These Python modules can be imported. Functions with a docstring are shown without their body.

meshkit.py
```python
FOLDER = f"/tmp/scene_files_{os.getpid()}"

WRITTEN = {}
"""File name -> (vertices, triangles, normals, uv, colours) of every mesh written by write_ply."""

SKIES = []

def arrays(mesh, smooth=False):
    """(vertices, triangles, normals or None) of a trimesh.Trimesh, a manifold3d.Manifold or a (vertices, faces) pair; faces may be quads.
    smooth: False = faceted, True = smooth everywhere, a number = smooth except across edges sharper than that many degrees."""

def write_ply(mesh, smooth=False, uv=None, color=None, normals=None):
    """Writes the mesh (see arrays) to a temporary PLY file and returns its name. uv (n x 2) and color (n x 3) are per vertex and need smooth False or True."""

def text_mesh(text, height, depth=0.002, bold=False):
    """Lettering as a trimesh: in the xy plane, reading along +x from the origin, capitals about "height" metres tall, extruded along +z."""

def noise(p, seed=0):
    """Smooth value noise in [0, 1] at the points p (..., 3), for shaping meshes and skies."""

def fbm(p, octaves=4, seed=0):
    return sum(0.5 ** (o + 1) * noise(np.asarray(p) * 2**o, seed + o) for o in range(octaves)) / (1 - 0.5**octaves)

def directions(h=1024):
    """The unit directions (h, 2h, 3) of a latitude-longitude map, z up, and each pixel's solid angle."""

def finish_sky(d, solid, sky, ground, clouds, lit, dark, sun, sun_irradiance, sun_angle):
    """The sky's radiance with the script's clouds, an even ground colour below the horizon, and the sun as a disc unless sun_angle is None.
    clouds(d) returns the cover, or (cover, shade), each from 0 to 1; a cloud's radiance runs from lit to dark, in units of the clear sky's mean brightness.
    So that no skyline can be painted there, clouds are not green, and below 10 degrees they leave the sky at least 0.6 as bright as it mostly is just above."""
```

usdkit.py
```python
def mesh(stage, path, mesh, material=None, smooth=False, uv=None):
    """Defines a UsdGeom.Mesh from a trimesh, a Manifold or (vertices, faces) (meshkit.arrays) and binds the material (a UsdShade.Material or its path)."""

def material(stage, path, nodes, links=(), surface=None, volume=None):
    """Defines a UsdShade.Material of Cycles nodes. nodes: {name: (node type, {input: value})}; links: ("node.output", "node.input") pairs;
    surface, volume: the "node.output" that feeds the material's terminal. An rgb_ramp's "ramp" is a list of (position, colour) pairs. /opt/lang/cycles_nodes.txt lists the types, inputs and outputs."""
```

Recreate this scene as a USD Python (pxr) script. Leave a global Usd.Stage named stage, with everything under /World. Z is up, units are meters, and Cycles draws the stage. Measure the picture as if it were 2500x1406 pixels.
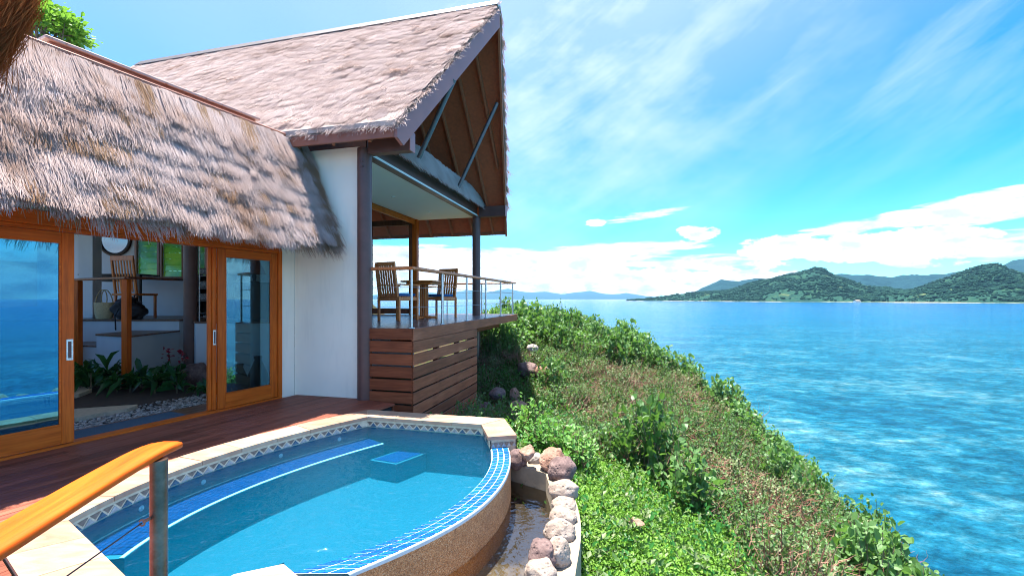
import math, random
import numpy as np
import trimesh
import usdkit, meshkit
from pxr import Usd, UsdGeom, UsdLux, UsdShade, Gf, Sdf, Vt
from shapely.geometry import Polygon, LineString, Point, box as sbox
from shapely.ops import unary_union

stage = Usd.Stage.CreateInMemory()
UsdGeom.SetStageUpAxis(stage, "Z")
UsdGeom.SetStageMetersPerUnit(stage, 1.0)
UsdGeom.Xform.Define(stage, "/World")
UsdGeom.Scope.Define(stage, "/World/Looks")
rng = np.random.default_rng(7)
PI = math.pi

# ------------------------------------------------------------------ camera, sun, sky, exposure
EYE, FPX, CX, HY = 1.6, 1080.0, 1250.0, 730.0
cam = UsdGeom.Camera.Define(stage, "/World/camera")
cam.AddTranslateOp().Set(Gf.Vec3d(0, 0, EYE))
cam.AddRotateXOp().Set(90.0)
cam.CreateHorizontalApertureAttr(36.0)
cam.CreateVerticalApertureAttr(20.25)
cam.CreateFocalLengthAttr(36.0 * FPX / 2500)
cam.CreateVerticalApertureOffsetAttr(36.0 * (HY - 703) / 2500)
cam.CreateClippingRangeAttr(Gf.Vec2f(0.05, 100000))
cam.CreateExposureAttr(1.95)
cam.CreateFStopAttr(0.0)

SUN = np.array([-0.105, 0.15, 1.0]); SUN /= np.linalg.norm(SUN)
SUN_EL, SUN_ROT = math.asin(SUN[2]), math.atan2(SUN[0], SUN[1])
sun = UsdLux.DistantLight.Define(stage, "/World/sun")
sun.CreateIntensityAttr(1.2); sun.CreateNormalizeAttr(True); sun.CreateAngleAttr(0.53)
sun.CreateColorAttr(Gf.Vec3f(1.0, 0.95, 0.88))
sun.AddTransformOp().Set(Gf.Matrix4d().SetRotate(Gf.Rotation(Gf.Vec3d(0, 0, 1), Gf.Vec3d(*map(float, SUN)))))


class Graph:
    """A small writer of Cycles node graphs: strings of the form 'node.output' are links."""
    def __init__(self, name):
        self.name, self.nodes, self.links, self.k = name, {}, [], 0

    def __call__(self, kind, out=None, **inputs):
        self.k += 1
        n = f"{kind}_{self.k}"
        fixed = {}
        for k, v in inputs.items():
            if isinstance(v, str) and "." in v:
                self.links.append((v, f"{n}.{k}"))
            else:
                fixed[k] = v
        self.nodes[n] = (kind, fixed)
        return f"{n}.{out}" if out else n

    def m(self, op, a, b=0.0, c=0.0, clamp=False):
        return self("math", "value", math_type=op, value1=a, value2=b, value3=c, use_clamp=clamp)

    def add(self, a, b): return self.m("add", a, b)
    def sub(self, a, b): return self.m("subtract", a, b)
    def mul(self, a, b): return self.m("multiply", a, b)

    def rng(self, v, a, b, c=0.0, d=1.0, smooth=False):
        return self("map_range", "result", range_type="smoothstep" if smooth else "linear", value=v, from_min=a, from_max=b, to_min=c, to_max=d, clamp=True)

    def noise(self, vec, scale, detail=4, rough=0.55, out="fac", dist=0.0):
        return self("noise_texture", out, vector=vec, scale=scale, detail=detail, roughness=rough, distortion=dist)

    def ramp(self, fac, stops):
        return self("rgb_ramp", "color", fac=fac, ramp=stops)

    def mix(self, fac, a, b, kind="mix"):
        return self("mix", "color", mix_type=kind, fac=fac, color1=a, color2=b)

    def map(self, vec, scale=(1, 1, 1), rot=(0, 0, 0), loc=(0, 0, 0)):
        return self("mapping", "vector", vector=vec, scale=scale, rotation=rot, location=loc)

    def bump(self, h, strength=0.5, distance=0.01):
        return self("bump", "normal", height=h, strength=strength, distance=distance)

    def pos(self): return self("geometry", "position")

    def done(self, surface=None, volume=None):
        return usdkit.material(stage, f"/World/Looks/{self.name}", self.nodes, self.links, surface=surface, volume=volume)

    def principled(self, color, rough=0.5, normal=None, **more):
        kw = dict(base_color=color, roughness=rough, **more)
        if normal:
            kw["normal"] = normal
        return self.done(self("principled_bsdf", "BSDF", **kw))


def sky_material():
    g = Graph("sky_air")
    d = g("texture_coordinate", "generated")
    sep = g("separate_xyz", "z", vector=d)
    sx, sy, sz = sep.replace(".z", ".x"), sep.replace(".z", ".y"), sep
    az = g.m("arctan2", sx, sy)
    el = g.m("arcsine", sz)
    sky = g("sky_texture", "color", sky_type="single_scattering", sun_disc=False, sun_elevation=SUN_EL, sun_rotation=SUN_ROT, altitude=0.0, air_density=1.0, aerosol_density=0.35, ozone_density=1.6)
    sky = g("hsv", "color", color=sky, saturation=1.55, value=0.68, hue=0.500)
    sky = g.mix(1.0, sky, (0.40, 0.85, 1.0), "multiply")
    vec = g("combine_xyz", "vector", x=az, y=el, z=0.0)
    # low cumulus and bank, thinning with elevation, all the way round the horizon
    warp = g.noise(g.map(vec, (5, 9, 1)), 1.0, 5, 0.55)
    puff = g.noise(g.map(vec, (20, 42, 1)), 1.0, 8, 0.60, dist=0.2)
    fine = g.noise(g.map(vec, (9, 75, 1), loc=(4.2, 1.0, 0)), 1.0, 7, 0.62, dist=0.5)

    def blob(a0, e0, wa, we, tilt=0.0, power=1.0):
        da = g.sub(az, a0)
        e = g.sub(g.sub(el, e0), g.mul(da, tilt))
        x, y = g.mul(da, 1 / wa), g.mul(e, 1 / we)
        r = g.add(g.mul(x, x), g.mul(y, y))
        return g.rng(r, 0.0, 1.0, power, 0.0)

    def pz(px, py):
        a = math.atan((px - CX) / FPX)
        return a, math.atan((HY - py) / FPX * math.cos(a))
    cover = None
    def put(x):
        nonlocal cover
        cover = x if cover is None else g.m("maximum", cover, x)
    wisp = g.rng(g.add(g.mul(fine, 1.0), g.mul(warp, 0.35)), 0.42, 0.75)
    for (px, py, wa, we, tilt, p, kind) in [
        (2330, 507, 0.33, 0.019, 0.13, 1.2, "w"), (2700, 460, 0.35, 0.030, 0.10, 1.2, "w"),
        (2080, 604, 0.13, 0.032, 0.0, 1.2, "p"), (2270, 602, 0.10, 0.040, 0.0, 1.25, "p"), (1900, 604, 0.085, 0.030, 0.0, 1.1, "p"),
        (1700, 569, 0.055, 0.020, 0.0, 1.05, "p"), (1460, 545, 0.04, 0.010, 0.0, 0.95, "p"), (1580, 525, 0.12, 0.012, 0.12, 0.9, "w"),
        (1500, 612, 0.24, 0.022, 0.03, 1.2, "w"), (1250, 645, 0.40, 0.042, 0.0, 1.7, "w"), (1000, 640, 0.35, 0.048, 0.0, 1.6, "w"),
        (1750, 640, 0.17, 0.020, 0.0, 1.1, "w"), (1830, 672, 0.13, 0.035, 0.0, 1.0, "p"), (2560, 590, 0.2, 0.03, 0.0, 1.0, "w"),
        (1300, 688, 0.6, 0.042, 0.0, 1.25, "p"), (1650, 705, 0.3, 0.025, 0.0, 1.0, "p")]:
        a0, e0 = pz(px, py)
        b = blob(a0, e0, wa, we, tilt, p)
        n = g.add(b, g.mul(g.mul(g.sub(puff if kind == "p" else fine, 0.5), g.rng(b, 0.0, 0.35)), 3.3 if kind == "p" else 2.8))
        put(g.rng(n, 0.32, 0.60 if kind == "p" else 0.95, smooth=True))
    # the same kind of bank goes on round the horizon out of view
    back = g.rng(g.m("absolute", az), 1.0, 1.4)
    bank = g.rng(g.add(g.mul(g.rng(el, 0.02, 0.24, 1.0, 0.0), 0.55), g.mul(puff, 0.75)), 0.55, 0.85, smooth=True)
    put(g.mul(bank, back))
    # cirrus veil
    turned = g("vector_rotate", "vector", rotate_type="z_axis", vector=vec, angle=-0.50)
    c1 = g.noise(g.map(turned, (1.7, 9.0, 1.0)), 1.0, 7, 0.62, dist=0.25)
    c2 = g.noise(g.map(d, (1.0, 1.0, 1.6)), 1.2, 3, 0.5)
    cirrus = g.mul(g.rng(g.mul(c1, g.add(c2, 0.45)), 0.40, 0.80, 0.0, 0.55), g.rng(el, 0.12, 0.40))
    sund = g("vector_math", "value", math_type="dot_product", vector1=d, vector2=tuple(map(float, SUN)))
    veil = g.mul(g.rng(sund, 0.36, 0.92), 0.95)
    va, ve = pz(1330, 60)
    sheet = g.mul(blob(va, ve, 0.75, 0.50, 0.0, 1.0), 0.8)
    sheet = g.mul(sheet, g.rng(g.add(g.mul(c1, 0.5), g.mul(warp, 0.5)), 0.28, 0.62))
    cirrus = g.m("maximum", g.m("maximum", cirrus, sheet), g.mul(veil, g.rng(c2, 0.25, 0.6, 0.55, 1.0)))
    shade = g.rng(g.noise(g.map(vec, (16, 38, 1), loc=(0, 0.55, 0)), 1.0, 6, 0.58), 0.36, 0.56)
    cloud = g.ramp(shade, [(0.0, CLOUD_DARK), (1.0, CLOUD_LIT)])
    col = g.mix(cirrus, sky, CLOUD_VEIL)
    col = g.mix(cover, col, cloud)
    return g.done(g("background_shader", "background", color=col, strength=0.12))


HAZE = 0.000026
CLOUD_LIT, CLOUD_DARK, CLOUD_VEIL = (3.6, 3.65, 3.7), (1.95, 2.05, 2.4), (2.5, 2.85, 3.5)
sky = UsdLux.DomeLight.Define(stage, "/World/sky")
UsdShade.MaterialBindingAPI.Apply(sky.GetPrim()).Bind(sky_material())
sky.GetPrim().SetCustomDataByKey("kind", "structure")

# ------------------------------------------------------------------ helpers
used = {}
def path_for(name, parent=None):
    base = str(parent.GetPath()) if parent else "/World"
    key = f"{base}/{name}"
    used[key] = used.get(key, 0) + 1
    return key if used[key] == 1 else f"{key}_{used[key] - 1:03d}"

def data(prim, label=None, cat=None, group=None, kind=None):
    for k, v in (("label", label), ("category", cat), ("group", group), ("kind", kind)):
        if v:
            prim.SetCustomDataByKey(k, v)
    return prim

def obj(name, mesh, mat, parent=None, smooth=False, **kw):
    if isinstance(mesh, MB):
        mesh = mesh.arrays()
    p = usdkit.mesh(stage, path_for(name, parent), mesh, mat, smooth).GetPrim()
    return data(p, **kw)

def thing(name, loc=(0, 0, 0), rot=0.0, scale=None, **kw):
    x = UsdGeom.Xform.Define(stage, path_for(name))
    place(x, loc, rot, scale)
    return data(x.GetPrim(), **kw)

def place(x, loc, rot=0.0, scale=None, tilt=None):
    x.AddTranslateOp().Set(Gf.Vec3d(*map(float, loc)))
    if rot: x.AddRotateZOp().Set(math.degrees(rot))
    if tilt: x.AddRotateXYZOp().Set(Gf.Vec3f(*map(float, tilt)))
    if scale is not None:
        x.AddScaleOp().Set(Gf.Vec3f(*([float(scale)] * 3 if np.ndim(scale) == 0 else map(float, scale))))

def part(name, parent):
    return UsdGeom.Xform.Define(stage, path_for(name, parent)).GetPrim()

def copy(src, name, loc, rot=0.0, scale=None, tilt=None, **kw):
    x = UsdGeom.Xform.Define(stage, path_for(name))
    place(x, loc, rot, scale, tilt)
    p = x.GetPrim()
    p.GetReferences().AddInternalReference(src.GetPath())
    p.SetInstanceable(True)
    return data(p, **kw)

UsdGeom.Scope.Define(stage, "/World/Looks")
def proto(name):
    """A class prim under /World: a kind built once, shown only through its copies."""
    return stage.CreateClassPrim(f"/World/{name}_kind") if False else stage.CreateClassPrim(f"/{name}_kind")

CH = np.array([[sx, sy, sz] for sx in (-1, 1) for sy in (-1, 1) for sz in (-1, 1)], float)
_cv = np.array([c * [1, 1, 1] - 0.1 * np.where(np.arange(3) == k, 0, 1) * c for c in CH for k in range(3)])
_h = trimesh.Trimesh(_cv, np.zeros((0, 3), int), process=False)
from scipy.spatial import ConvexHull
_hull = ConvexHull(_cv + 1e-9 * np.arange(72).reshape(24, 3))
_cf = []
for s, eq in zip(_hull.simplices, _hull.equations):
    a, b, c = _cv[s]
    _cf.append(s if np.dot(np.cross(b - a, c - a), eq[:3]) > 0 else s[::-1])
_cf = np.array(_cf)
_ck = np.tile(np.arange(3), 8)
BF = np.array([[0, 1, 3], [0, 3, 2], [4, 6, 7], [4, 7, 5], [0, 4, 5], [0, 5, 1], [2, 3, 7], [2, 7, 6], [0, 2, 6], [0, 6, 4], [1, 5, 7], [1, 7, 3]])

class MB:
    """Collects simple solids into one mesh."""
    def __init__(self): self.v, self.f, self.n = [], [], 0
    def raw(self, v, f):
        v, f = np.asarray(v, float), np.asarray(f, int)
        if f.shape[1] == 4: f = np.vstack([f[:, [0, 1, 2]], f[:, [0, 2, 3]]])
        self.v.append(v); self.f.append(f + self.n); self.n += len(v)
        return self
    def tm(self, mesh): return self.raw(mesh.vertices, mesh.faces)
    def arrays(self): return np.vstack(self.v), np.vstack(self.f)
    def box(self, c, ax, half, ch=0.0):
        ax, half = np.asarray(ax, float), np.asarray(half, float)
        if np.linalg.det(ax) < 0: ax = ax * [[1], [1], [-1]]
        if ch <= 0:
            return self.raw(np.asarray(c) + (CH * half) @ ax, BF)
        ch = min(ch, 0.45 * half.min())
        l = np.repeat(CH, 3, 0) * half
        inset = np.where(np.arange(3)[None] == _ck[:, None], 0.0, ch)
        l = l - np.repeat(CH, 3, 0) * inset
        return self.raw(np.asarray(c) + l @ ax, _cf)
    def beam(self, p0, p1, w, h, up=(0, 0, 1), ch=0.004):
        """A bar of width w (across) and height h (along up) from p0 to p1 (centre line)."""
        p0, p1 = np.asarray(p0, float), np.asarray(p1, float)
        d = p1 - p0; L = np.linalg.norm(d); d /= L
        side = np.cross(d, up); side /= np.linalg.norm(side)
        u = np.cross(side, d)
        return self.box((p0 + p1) / 2, [d, side, u], [L / 2, w / 2, h / 2], ch)
    def tube(self, pts, r, sides=10, caps=True):
        p = np.asarray(pts, float); n = len(p)
        r = np.broadcast_to(np.asarray(r, float), (n,))
        t = np.gradient(p, axis=0); t /= np.linalg.norm(t, axis=1, keepdims=True) + 1e-12
        ref = np.array([0, 0, 1.0]) if abs(t[:, 2]).mean() < 0.9 else np.array([1.0, 0, 0])
        a = np.cross(t, ref); a /= np.linalg.norm(a, axis=1, keepdims=True) + 1e-12
        b = np.cross(t, a)
        an = np.arange(sides) * 2 * PI / sides
        v = p[:, None] + r[:, None, None] * (np.cos(an)[None, :, None] * a[:, None] + np.sin(an)[None, :, None] * b[:, None])
        i, j = np.meshgrid(np.arange(n - 1), np.arange(sides), indexing="ij")
        q = np.stack([i * sides + j, i * sides + (j + 1) % sides, (i + 1) * sides + (j + 1) % sides, (i + 1) * sides + j], -1).reshape(-1, 4)[:, ::-1]
        v = v.reshape(-1, 3)
        f = np.vstack([q[:, [0, 1, 2]], q[:, [0, 2, 3]]])
        if caps:
            k = len(v); v = np.vstack([v, p[0], p[-1]])
            e = np.arange(sides)
            f = np.vstack([f, np.stack([e, (e + 1) % sides, np.full(sides, k)], 1), np.stack([(n - 1) * sides + (e + 1) % sides, (n - 1) * sides + e, np.full(sides, k + 1)], 1)])
        return self.raw(v, f)
    def prism(self, poly, z0, z1):
        for g in getattr(poly, "geoms", [poly]):
            if g.is_empty or g.area < 1e-6: continue
            m = trimesh.creation.extrude_polygon(g, z1 - z0, engine="earcut")
            m.apply_translation([0, 0, z0]); self.tm(m)
        return self
    def lathe(self, c, prof, sides=20):
        prof = np.asarray(prof, float); n = len(prof); an = np.arange(sides) * 2 * PI / sides
        v = np.stack([prof[:, None, 0] * np.cos(an), prof[:, None, 0] * np.sin(an), np.broadcast_to(prof[:, None, 1], (n, sides))], -1).reshape(-1, 3) + np.asarray(c)
        i, j = np.meshgrid(np.arange(n - 1), np.arange(sides), indexing="ij")
        return self.raw(v, np.stack([i * sides + j, i * sides + (j + 1) % sides, (i + 1) * sides + (j + 1) % sides, (i + 1) * sides + j], -1).reshape(-1, 4))

def unproj(px, py, d):
    return np.array([(px - CX) / FPX * d, d, EYE - (py - HY) / FPX * d])
def onz(px, py, z):
    return unproj(px, py, (EYE - z) * FPX / (py - HY))

# the two frames: the wing with the sliding doors and the main house with the gable
WA, WN = np.array([0.427, 0.904, 0]), np.array([0.904, -0.427, 0])
MU, MS = np.array([0.2436, 0.970, 0]), np.array([0.970, -0.2436, 0])
Z3 = np.array([0, 0, 1.0])
WALL = -6.467
COL1 = np.array([-2.366, 7.1, 0])
def W(a, o, z): return a * WA + (WALL + o) * WN + z * Z3
def H(u, t, z): return COL1 + u * MU + t * MS + z * Z3
WAX, HAX = np.array([WA, WN, Z3]), np.array([MU, MS, Z3])
WROT, HROT = math.atan2(WA[1], WA[0]), math.atan2(MU[1], MU[0])
def wbox(mb, a0, a1, o0, o1, z0, z1, ch=0.004):
    return mb.box(W((a0 + a1) / 2, (o0 + o1) / 2, (z0 + z1) / 2), WAX, [(a1 - a0) / 2, (o1 - o0) / 2, (z1 - z0) / 2], ch)
def hbox(mb, u0, u1, t0, t1, z0, z1, ch=0.004):
    return mb.box(H((u0 + u1) / 2, (t0 + t1) / 2, (z0 + z1) / 2), HAX, [(u1 - u0) / 2, (t1 - t0) / 2, (z1 - z0) / 2], ch)

# ------------------------------------------------------------------ materials
def wood(name, dark, mid, light, axis_rot=0.0, vertical=False, rough=0.35, grain=1.0, coat=0.0, vary=0.35, wear=0.0, spec=0.5):
    g = Graph(name)
    p = g("vector_rotate", "vector", rotate_type="z_axis", vector=g.pos(), angle=-axis_rot)
    sc = (22, 22, 1.2) if vertical else (1.2, 22, 22)
    rnd = g("object_info", "random")
    p2 = g("vector_math", "vector", math_type="add", vector1=p, vector2=g("combine_xyz", "vector", x=g.mul(rnd, 31.0), y=g.mul(rnd, 17.0), z=0.0))
    n1 = g.noise(g.map(p2, tuple(s * grain for s in sc)), 1.0, 6, 0.62, dist=0.6)
    n2 = g.noise(g.map(p2, tuple(s * 4 * grain for s in sc)), 1.0, 3, 0.6)
    n3 = g.noise(p2, 2.3, 3, 0.5)
    f = g.add(g.mul(n1, 0.65), g.mul(n2, 0.35))
    c = g.ramp(f, [(0.28, dark), (0.5, mid), (0.72, light)])
    v = g.add(1 - vary / 2, g.mul(rnd, vary))
    v = g.mul(v, g.rng(n3, 0.3, 0.7, 0.86, 1.12))
    c = g("hsv", "color", color=c, value=v, saturation=1.0, hue=0.5)
    if wear:
        c = g.mix(g.rng(g.noise(p2, 14, 5, 0.7), 0.62, 0.75, 0, wear), c, tuple(min(1, 2.2 * x + 0.06) for x in mid))
    r = g.rng(n1, 0.3, 0.7, rough - 0.07, rough + 0.12)
    return g.principled(c, r, g.bump(f, 0.35, 0.004), coat_weight=coat, coat_roughness=0.12, specular_ior_level=spec)

def plain(name, color, rough=0.5, vary=0.12, scale=6.0, bump=0.1, metal=0.0, spots=None, bscale=90.0, streak=(1, 1, 1), **more):
    g = Graph(name)
    n = g.noise(g.pos(), scale, 6, 0.6)
    v = g.rng(n, 0.3, 0.7, 1 - vary, 1 + vary)
    c = g("hsv", "color", color=color, value=v, saturation=1.0, hue=0.5)
    if spots:
        sc, lo, hi, amt, sp = spots
        c = g.mix(g.rng(g.noise(g.map(g.pos(), streak), sc, 6, 0.7), lo, hi, 0, amt), c, sp)
    return g.principled(c, g.rng(n, 0.3, 0.7, max(0.02, rough - 0.06), rough + 0.06), g.bump(g.noise(g.pos(), bscale, 4, 0.6), bump, 0.01), metallic=metal, **more)

M = {}
M["door"] = wood("orange_varnished_timber", (0.32, 0.050, 0.003), (0.56, 0.104, 0.006), (0.70, 0.165, 0.014), WROT, rough=0.4, coat=0.0, spec=0.25, vary=0.15, wear=0.12)
M["door_v"] = wood("orange_varnished_timber_upright", (0.32, 0.050, 0.003), (0.56, 0.104, 0.006), (0.70, 0.165, 0.014), WROT, True, rough=0.4, coat=0.0, spec=0.25, vary=0.15, wear=0.12)
M["deck"] = wood("red_brown_decking", (0.115, 0.028, 0.014), (0.22, 0.062, 0.034), (0.32, 0.115, 0.072), WROT, rough=0.5, vary=0.6, wear=0.10, spec=0.25)
M["hdeck"] = wood("grey_brown_balcony_decking", (0.05, 0.020, 0.014), (0.10, 0.045, 0.032), (0.17, 0.085, 0.065), HROT + PI / 2, rough=0.25, vary=0.4)
M["slat"] = wood("stained_brown_slat_timber", (0.095, 0.026, 0.011), (0.225, 0.070, 0.030), (0.34, 0.13, 0.064), HROT, rough=0.55, spec=0.2, vary=0.45, wear=0.12)
M["slat_t"] = wood("stained_brown_slat_timber_end", (0.085, 0.022, 0.008), (0.20, 0.052, 0.020), (0.32, 0.10, 0.042), HROT + PI / 2, rough=0.55, spec=0.2, vary=0.45)
M["rail"] = wood("orange_oiled_handrail_timber", (0.34, 0.042, 0.0006), (0.58, 0.092, 0.001), (0.68, 0.145, 0.003), -1.39, rough=0.5, coat=0.0, spec=0.2, vary=0.05, grain=0.8)
M["brail"] = wood("balcony_rail_timber", (0.30, 0.07, 0.014), (0.48, 0.14, 0.036), (0.60, 0.22, 0.075), HROT, rough=0.4, coat=0.05, vary=0.1)
M["chair"] = wood("teak_furniture_timber", (0.34, 0.075, 0.010), (0.58, 0.155, 0.025), (0.72, 0.25, 0.055), HROT, True, rough=0.35, coat=0.2, vary=0.3)
M["inwood"] = wood("dark_red_interior_timber", (0.10, 0.025, 0.008), (0.20, 0.055, 0.018), (0.29, 0.09, 0.03), WROT, True, rough=0.35, coat=0.2, vary=0.2)
M["floor"] = wood("interior_floor_timber", (0.09, 0.035, 0.014), (0.17, 0.07, 0.03), (0.25, 0.11, 0.05), WROT, rough=0.3, vary=0.3)
M["soffit"] = plain("rust_brown_soffit_board", (0.40, 0.105, 0.044), 0.75, 0.16, 14, 0.2)
M["rafter"] = plain("brown_rafter_paint", (0.34, 0.11, 0.05), 0.55, 0.1, 8, 0.1)
M["fascia"] = plain("reddish_brown_fascia_paint", (0.26, 0.085, 0.045), 0.5, 0.1, 5, 0.08)
M["barge"] = plain("mauve_brown_barge_paint", (0.34, 0.14, 0.11), 0.42, 0.08, 3, 0.06)
M["steel"] = plain("brown_painted_steel", (0.105, 0.050, 0.040), 0.42, 0.16, 5, 0.05, spots=(30, 0.6, 0.72, 0.3, (0.16, 0.09, 0.07)))
M["strut"] = plain("grey_steel_strut", (0.13, 0.12, 0.12), 0.38, 0.15, 8, 0.05, metal=0.6)
M["inox"] = plain("brushed_stainless_steel", (0.55, 0.55, 0.54), 0.28, 0.1, 20, 0.05, metal=1.0)
M["oldsteel"] = plain("weathered_post_steel", (0.20, 0.14, 0.115), 0.3, 0.35, 9, 0.1, metal=0.85, spots=(26, 0.52, 0.7, 0.5, (0.13, 0.055, 0.03)))
M["cable"] = plain("wire_cable", (0.35, 0.34, 0.33), 0.35, 0.1, 50, 0.0, metal=1.0)
M["black"] = plain("dark_cable", (0.03, 0.03, 0.03), 0.5, 0.1, 30, 0.0)
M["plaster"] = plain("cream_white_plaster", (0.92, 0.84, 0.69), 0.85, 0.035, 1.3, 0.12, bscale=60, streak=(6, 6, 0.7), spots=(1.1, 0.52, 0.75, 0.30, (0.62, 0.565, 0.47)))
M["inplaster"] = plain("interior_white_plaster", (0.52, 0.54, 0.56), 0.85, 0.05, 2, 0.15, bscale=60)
M["ceiling"] = plain("white_ceiling_paint", (0.80, 0.78, 0.72), 0.85, 0.02, 1, 0.02)
M["darkgap"] = plain("dark_void_lining", (0.02, 0.016, 0.014), 0.9, 0.2, 5, 0.0)
M["copper"] = plain("rusty_copper_flashing", (0.40, 0.15, 0.085), 0.5, 0.15, 6, 0.1, spots=(16, 0.5, 0.62, 0.8, (0.26, 0.065, 0.02)))
M["flash_top"] = plain("pale_flashing_top", (0.44, 0.28, 0.22), 0.5, 0.15, 6, 0.1, spots=(20, 0.55, 0.64, 0.85, (0.28, 0.08, 0.025)))
M["ridge"] = plain("grey_ridge_metal", (0.06, 0.046, 0.048), 0.6, 0.15, 3, 0.05)
M["ridge_end"] = plain("bleached_ridge_metal", (0.62, 0.60, 0.58), 0.5, 0.1, 3, 0.05)
M["navy"] = plain("blue_seat_cushion", (0.012, 0.10, 0.26), 0.8, 0.1, 30, 0.2)
M["mat"] = plain("blue_grey_door_mat", (0.060, 0.105, 0.15), 0.95, 0.25, 160, 0.6, bscale=300)
M["bagstraw"] = plain("woven_straw", (0.40, 0.31, 0.17), 0.8, 0.3, 60, 0.5, bscale=120)
M["bagblack"] = plain("black_bag_fabric", (0.010, 0.010, 0.014), 0.7, 0.2, 10, 0.2)
M["clay"] = plain("dark_clay_pot", (0.055, 0.040, 0.033), 0.7, 0.3, 12, 0.4, bscale=40)
M["shade"] = plain("red_lamp_shade", (0.35, 0.075, 0.03), 0.7, 0.15, 10, 0.1)
M["dark"] = plain("dark_cabinet_timber", (0.03, 0.018, 0.014), 0.4, 0.2, 8, 0.1)
M["cushion"] = plain("patterned_cushion", (0.30, 0.28, 0.26), 0.9, 0.2, 8, 0.1, spots=(40, 0.48, 0.52, 0.9, (0.05, 0.05, 0.05)))
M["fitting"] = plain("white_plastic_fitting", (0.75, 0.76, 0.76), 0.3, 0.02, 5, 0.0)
M["soil"] = plain("brown_soil", (0.060, 0.038, 0.024), 0.95, 0.4, 9, 1.0, bscale=30)
M["pebble"] = None

def coping_mat(name, a, b, c):
    g = Graph(name)
    rnd = g("object_info", "random")
    p = g("vector_math", "vector", math_type="add", vector1=g.pos(), vector2=g("combine_xyz", "vector", x=g.mul(rnd, 9.0), y=g.mul(rnd, 5.0), z=0.0))
    n = g.noise(g.map(p, (3, 9, 3), rot=(0, 0, 0.5)), 1.0, 6, 0.6, dist=0.8)
    col = g.ramp(g.add(g.mul(n, 0.75), g.mul(rnd, 0.25)), [(0.3, a), (0.5, b), (0.68, c)])
    col = g.mix(g.rng(g.noise(p, 30, 5, 0.7), 0.60, 0.74, 0, 0.35), col, (0.30, 0.17, 0.10))
    return g.principled(col, g.rng(n, 0.3, 0.7, 0.45, 0.62), g.bump(g.noise(g.pos(), 40, 5, 0.65), 0.35, 0.006))
M["coping"] = coping_mat("sandstone_coping", (0.28, 0.145, 0.09), (0.345, 0.21, 0.135), (0.39, 0.285, 0.195))
M["copside"] = plain("sandstone_edge", (0.52, 0.41, 0.28), 0.7, 0.2, 20, 0.3, bscale=60)

def tile_mat(name, dark, light, rough=0.12):
    g = Graph(name)
    rnd = g("object_info", "random")
    v = g("voronoi_texture", "distance", vector=g.pos(), scale=55, randomness=1.0)
    n = g.noise(g.pos(), 38, 4, 0.6)
    c = g.ramp(g.add(g.mul(n, 0.6), g.mul(v, 0.5)), [(0.25, dark), (0.75, light)])
    c = g("hsv", "color", color=c, value=g.add(0.75, g.mul(rnd, 0.5)), saturation=1.0, hue=0.5)
    return g.principled(c, rough, g.bump(n, 0.08, 0.003), specular_ior_level=0.3)
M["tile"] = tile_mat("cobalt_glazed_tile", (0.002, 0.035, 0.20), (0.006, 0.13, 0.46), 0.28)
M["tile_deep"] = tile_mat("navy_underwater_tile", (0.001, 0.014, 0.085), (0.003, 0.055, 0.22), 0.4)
M["grout"] = plain("white_grout", (0.42, 0.52, 0.56), 0.7, 0.08, 20, 0.1)
M["m_navy"] = plain("mosaic_slate_blue", (0.05, 0.10, 0.15), 0.25, 0.3, 30, 0.05)
M["m_brown"] = plain("mosaic_brown", (0.17, 0.115, 0.085), 0.3, 0.3, 30, 0.05)
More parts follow.
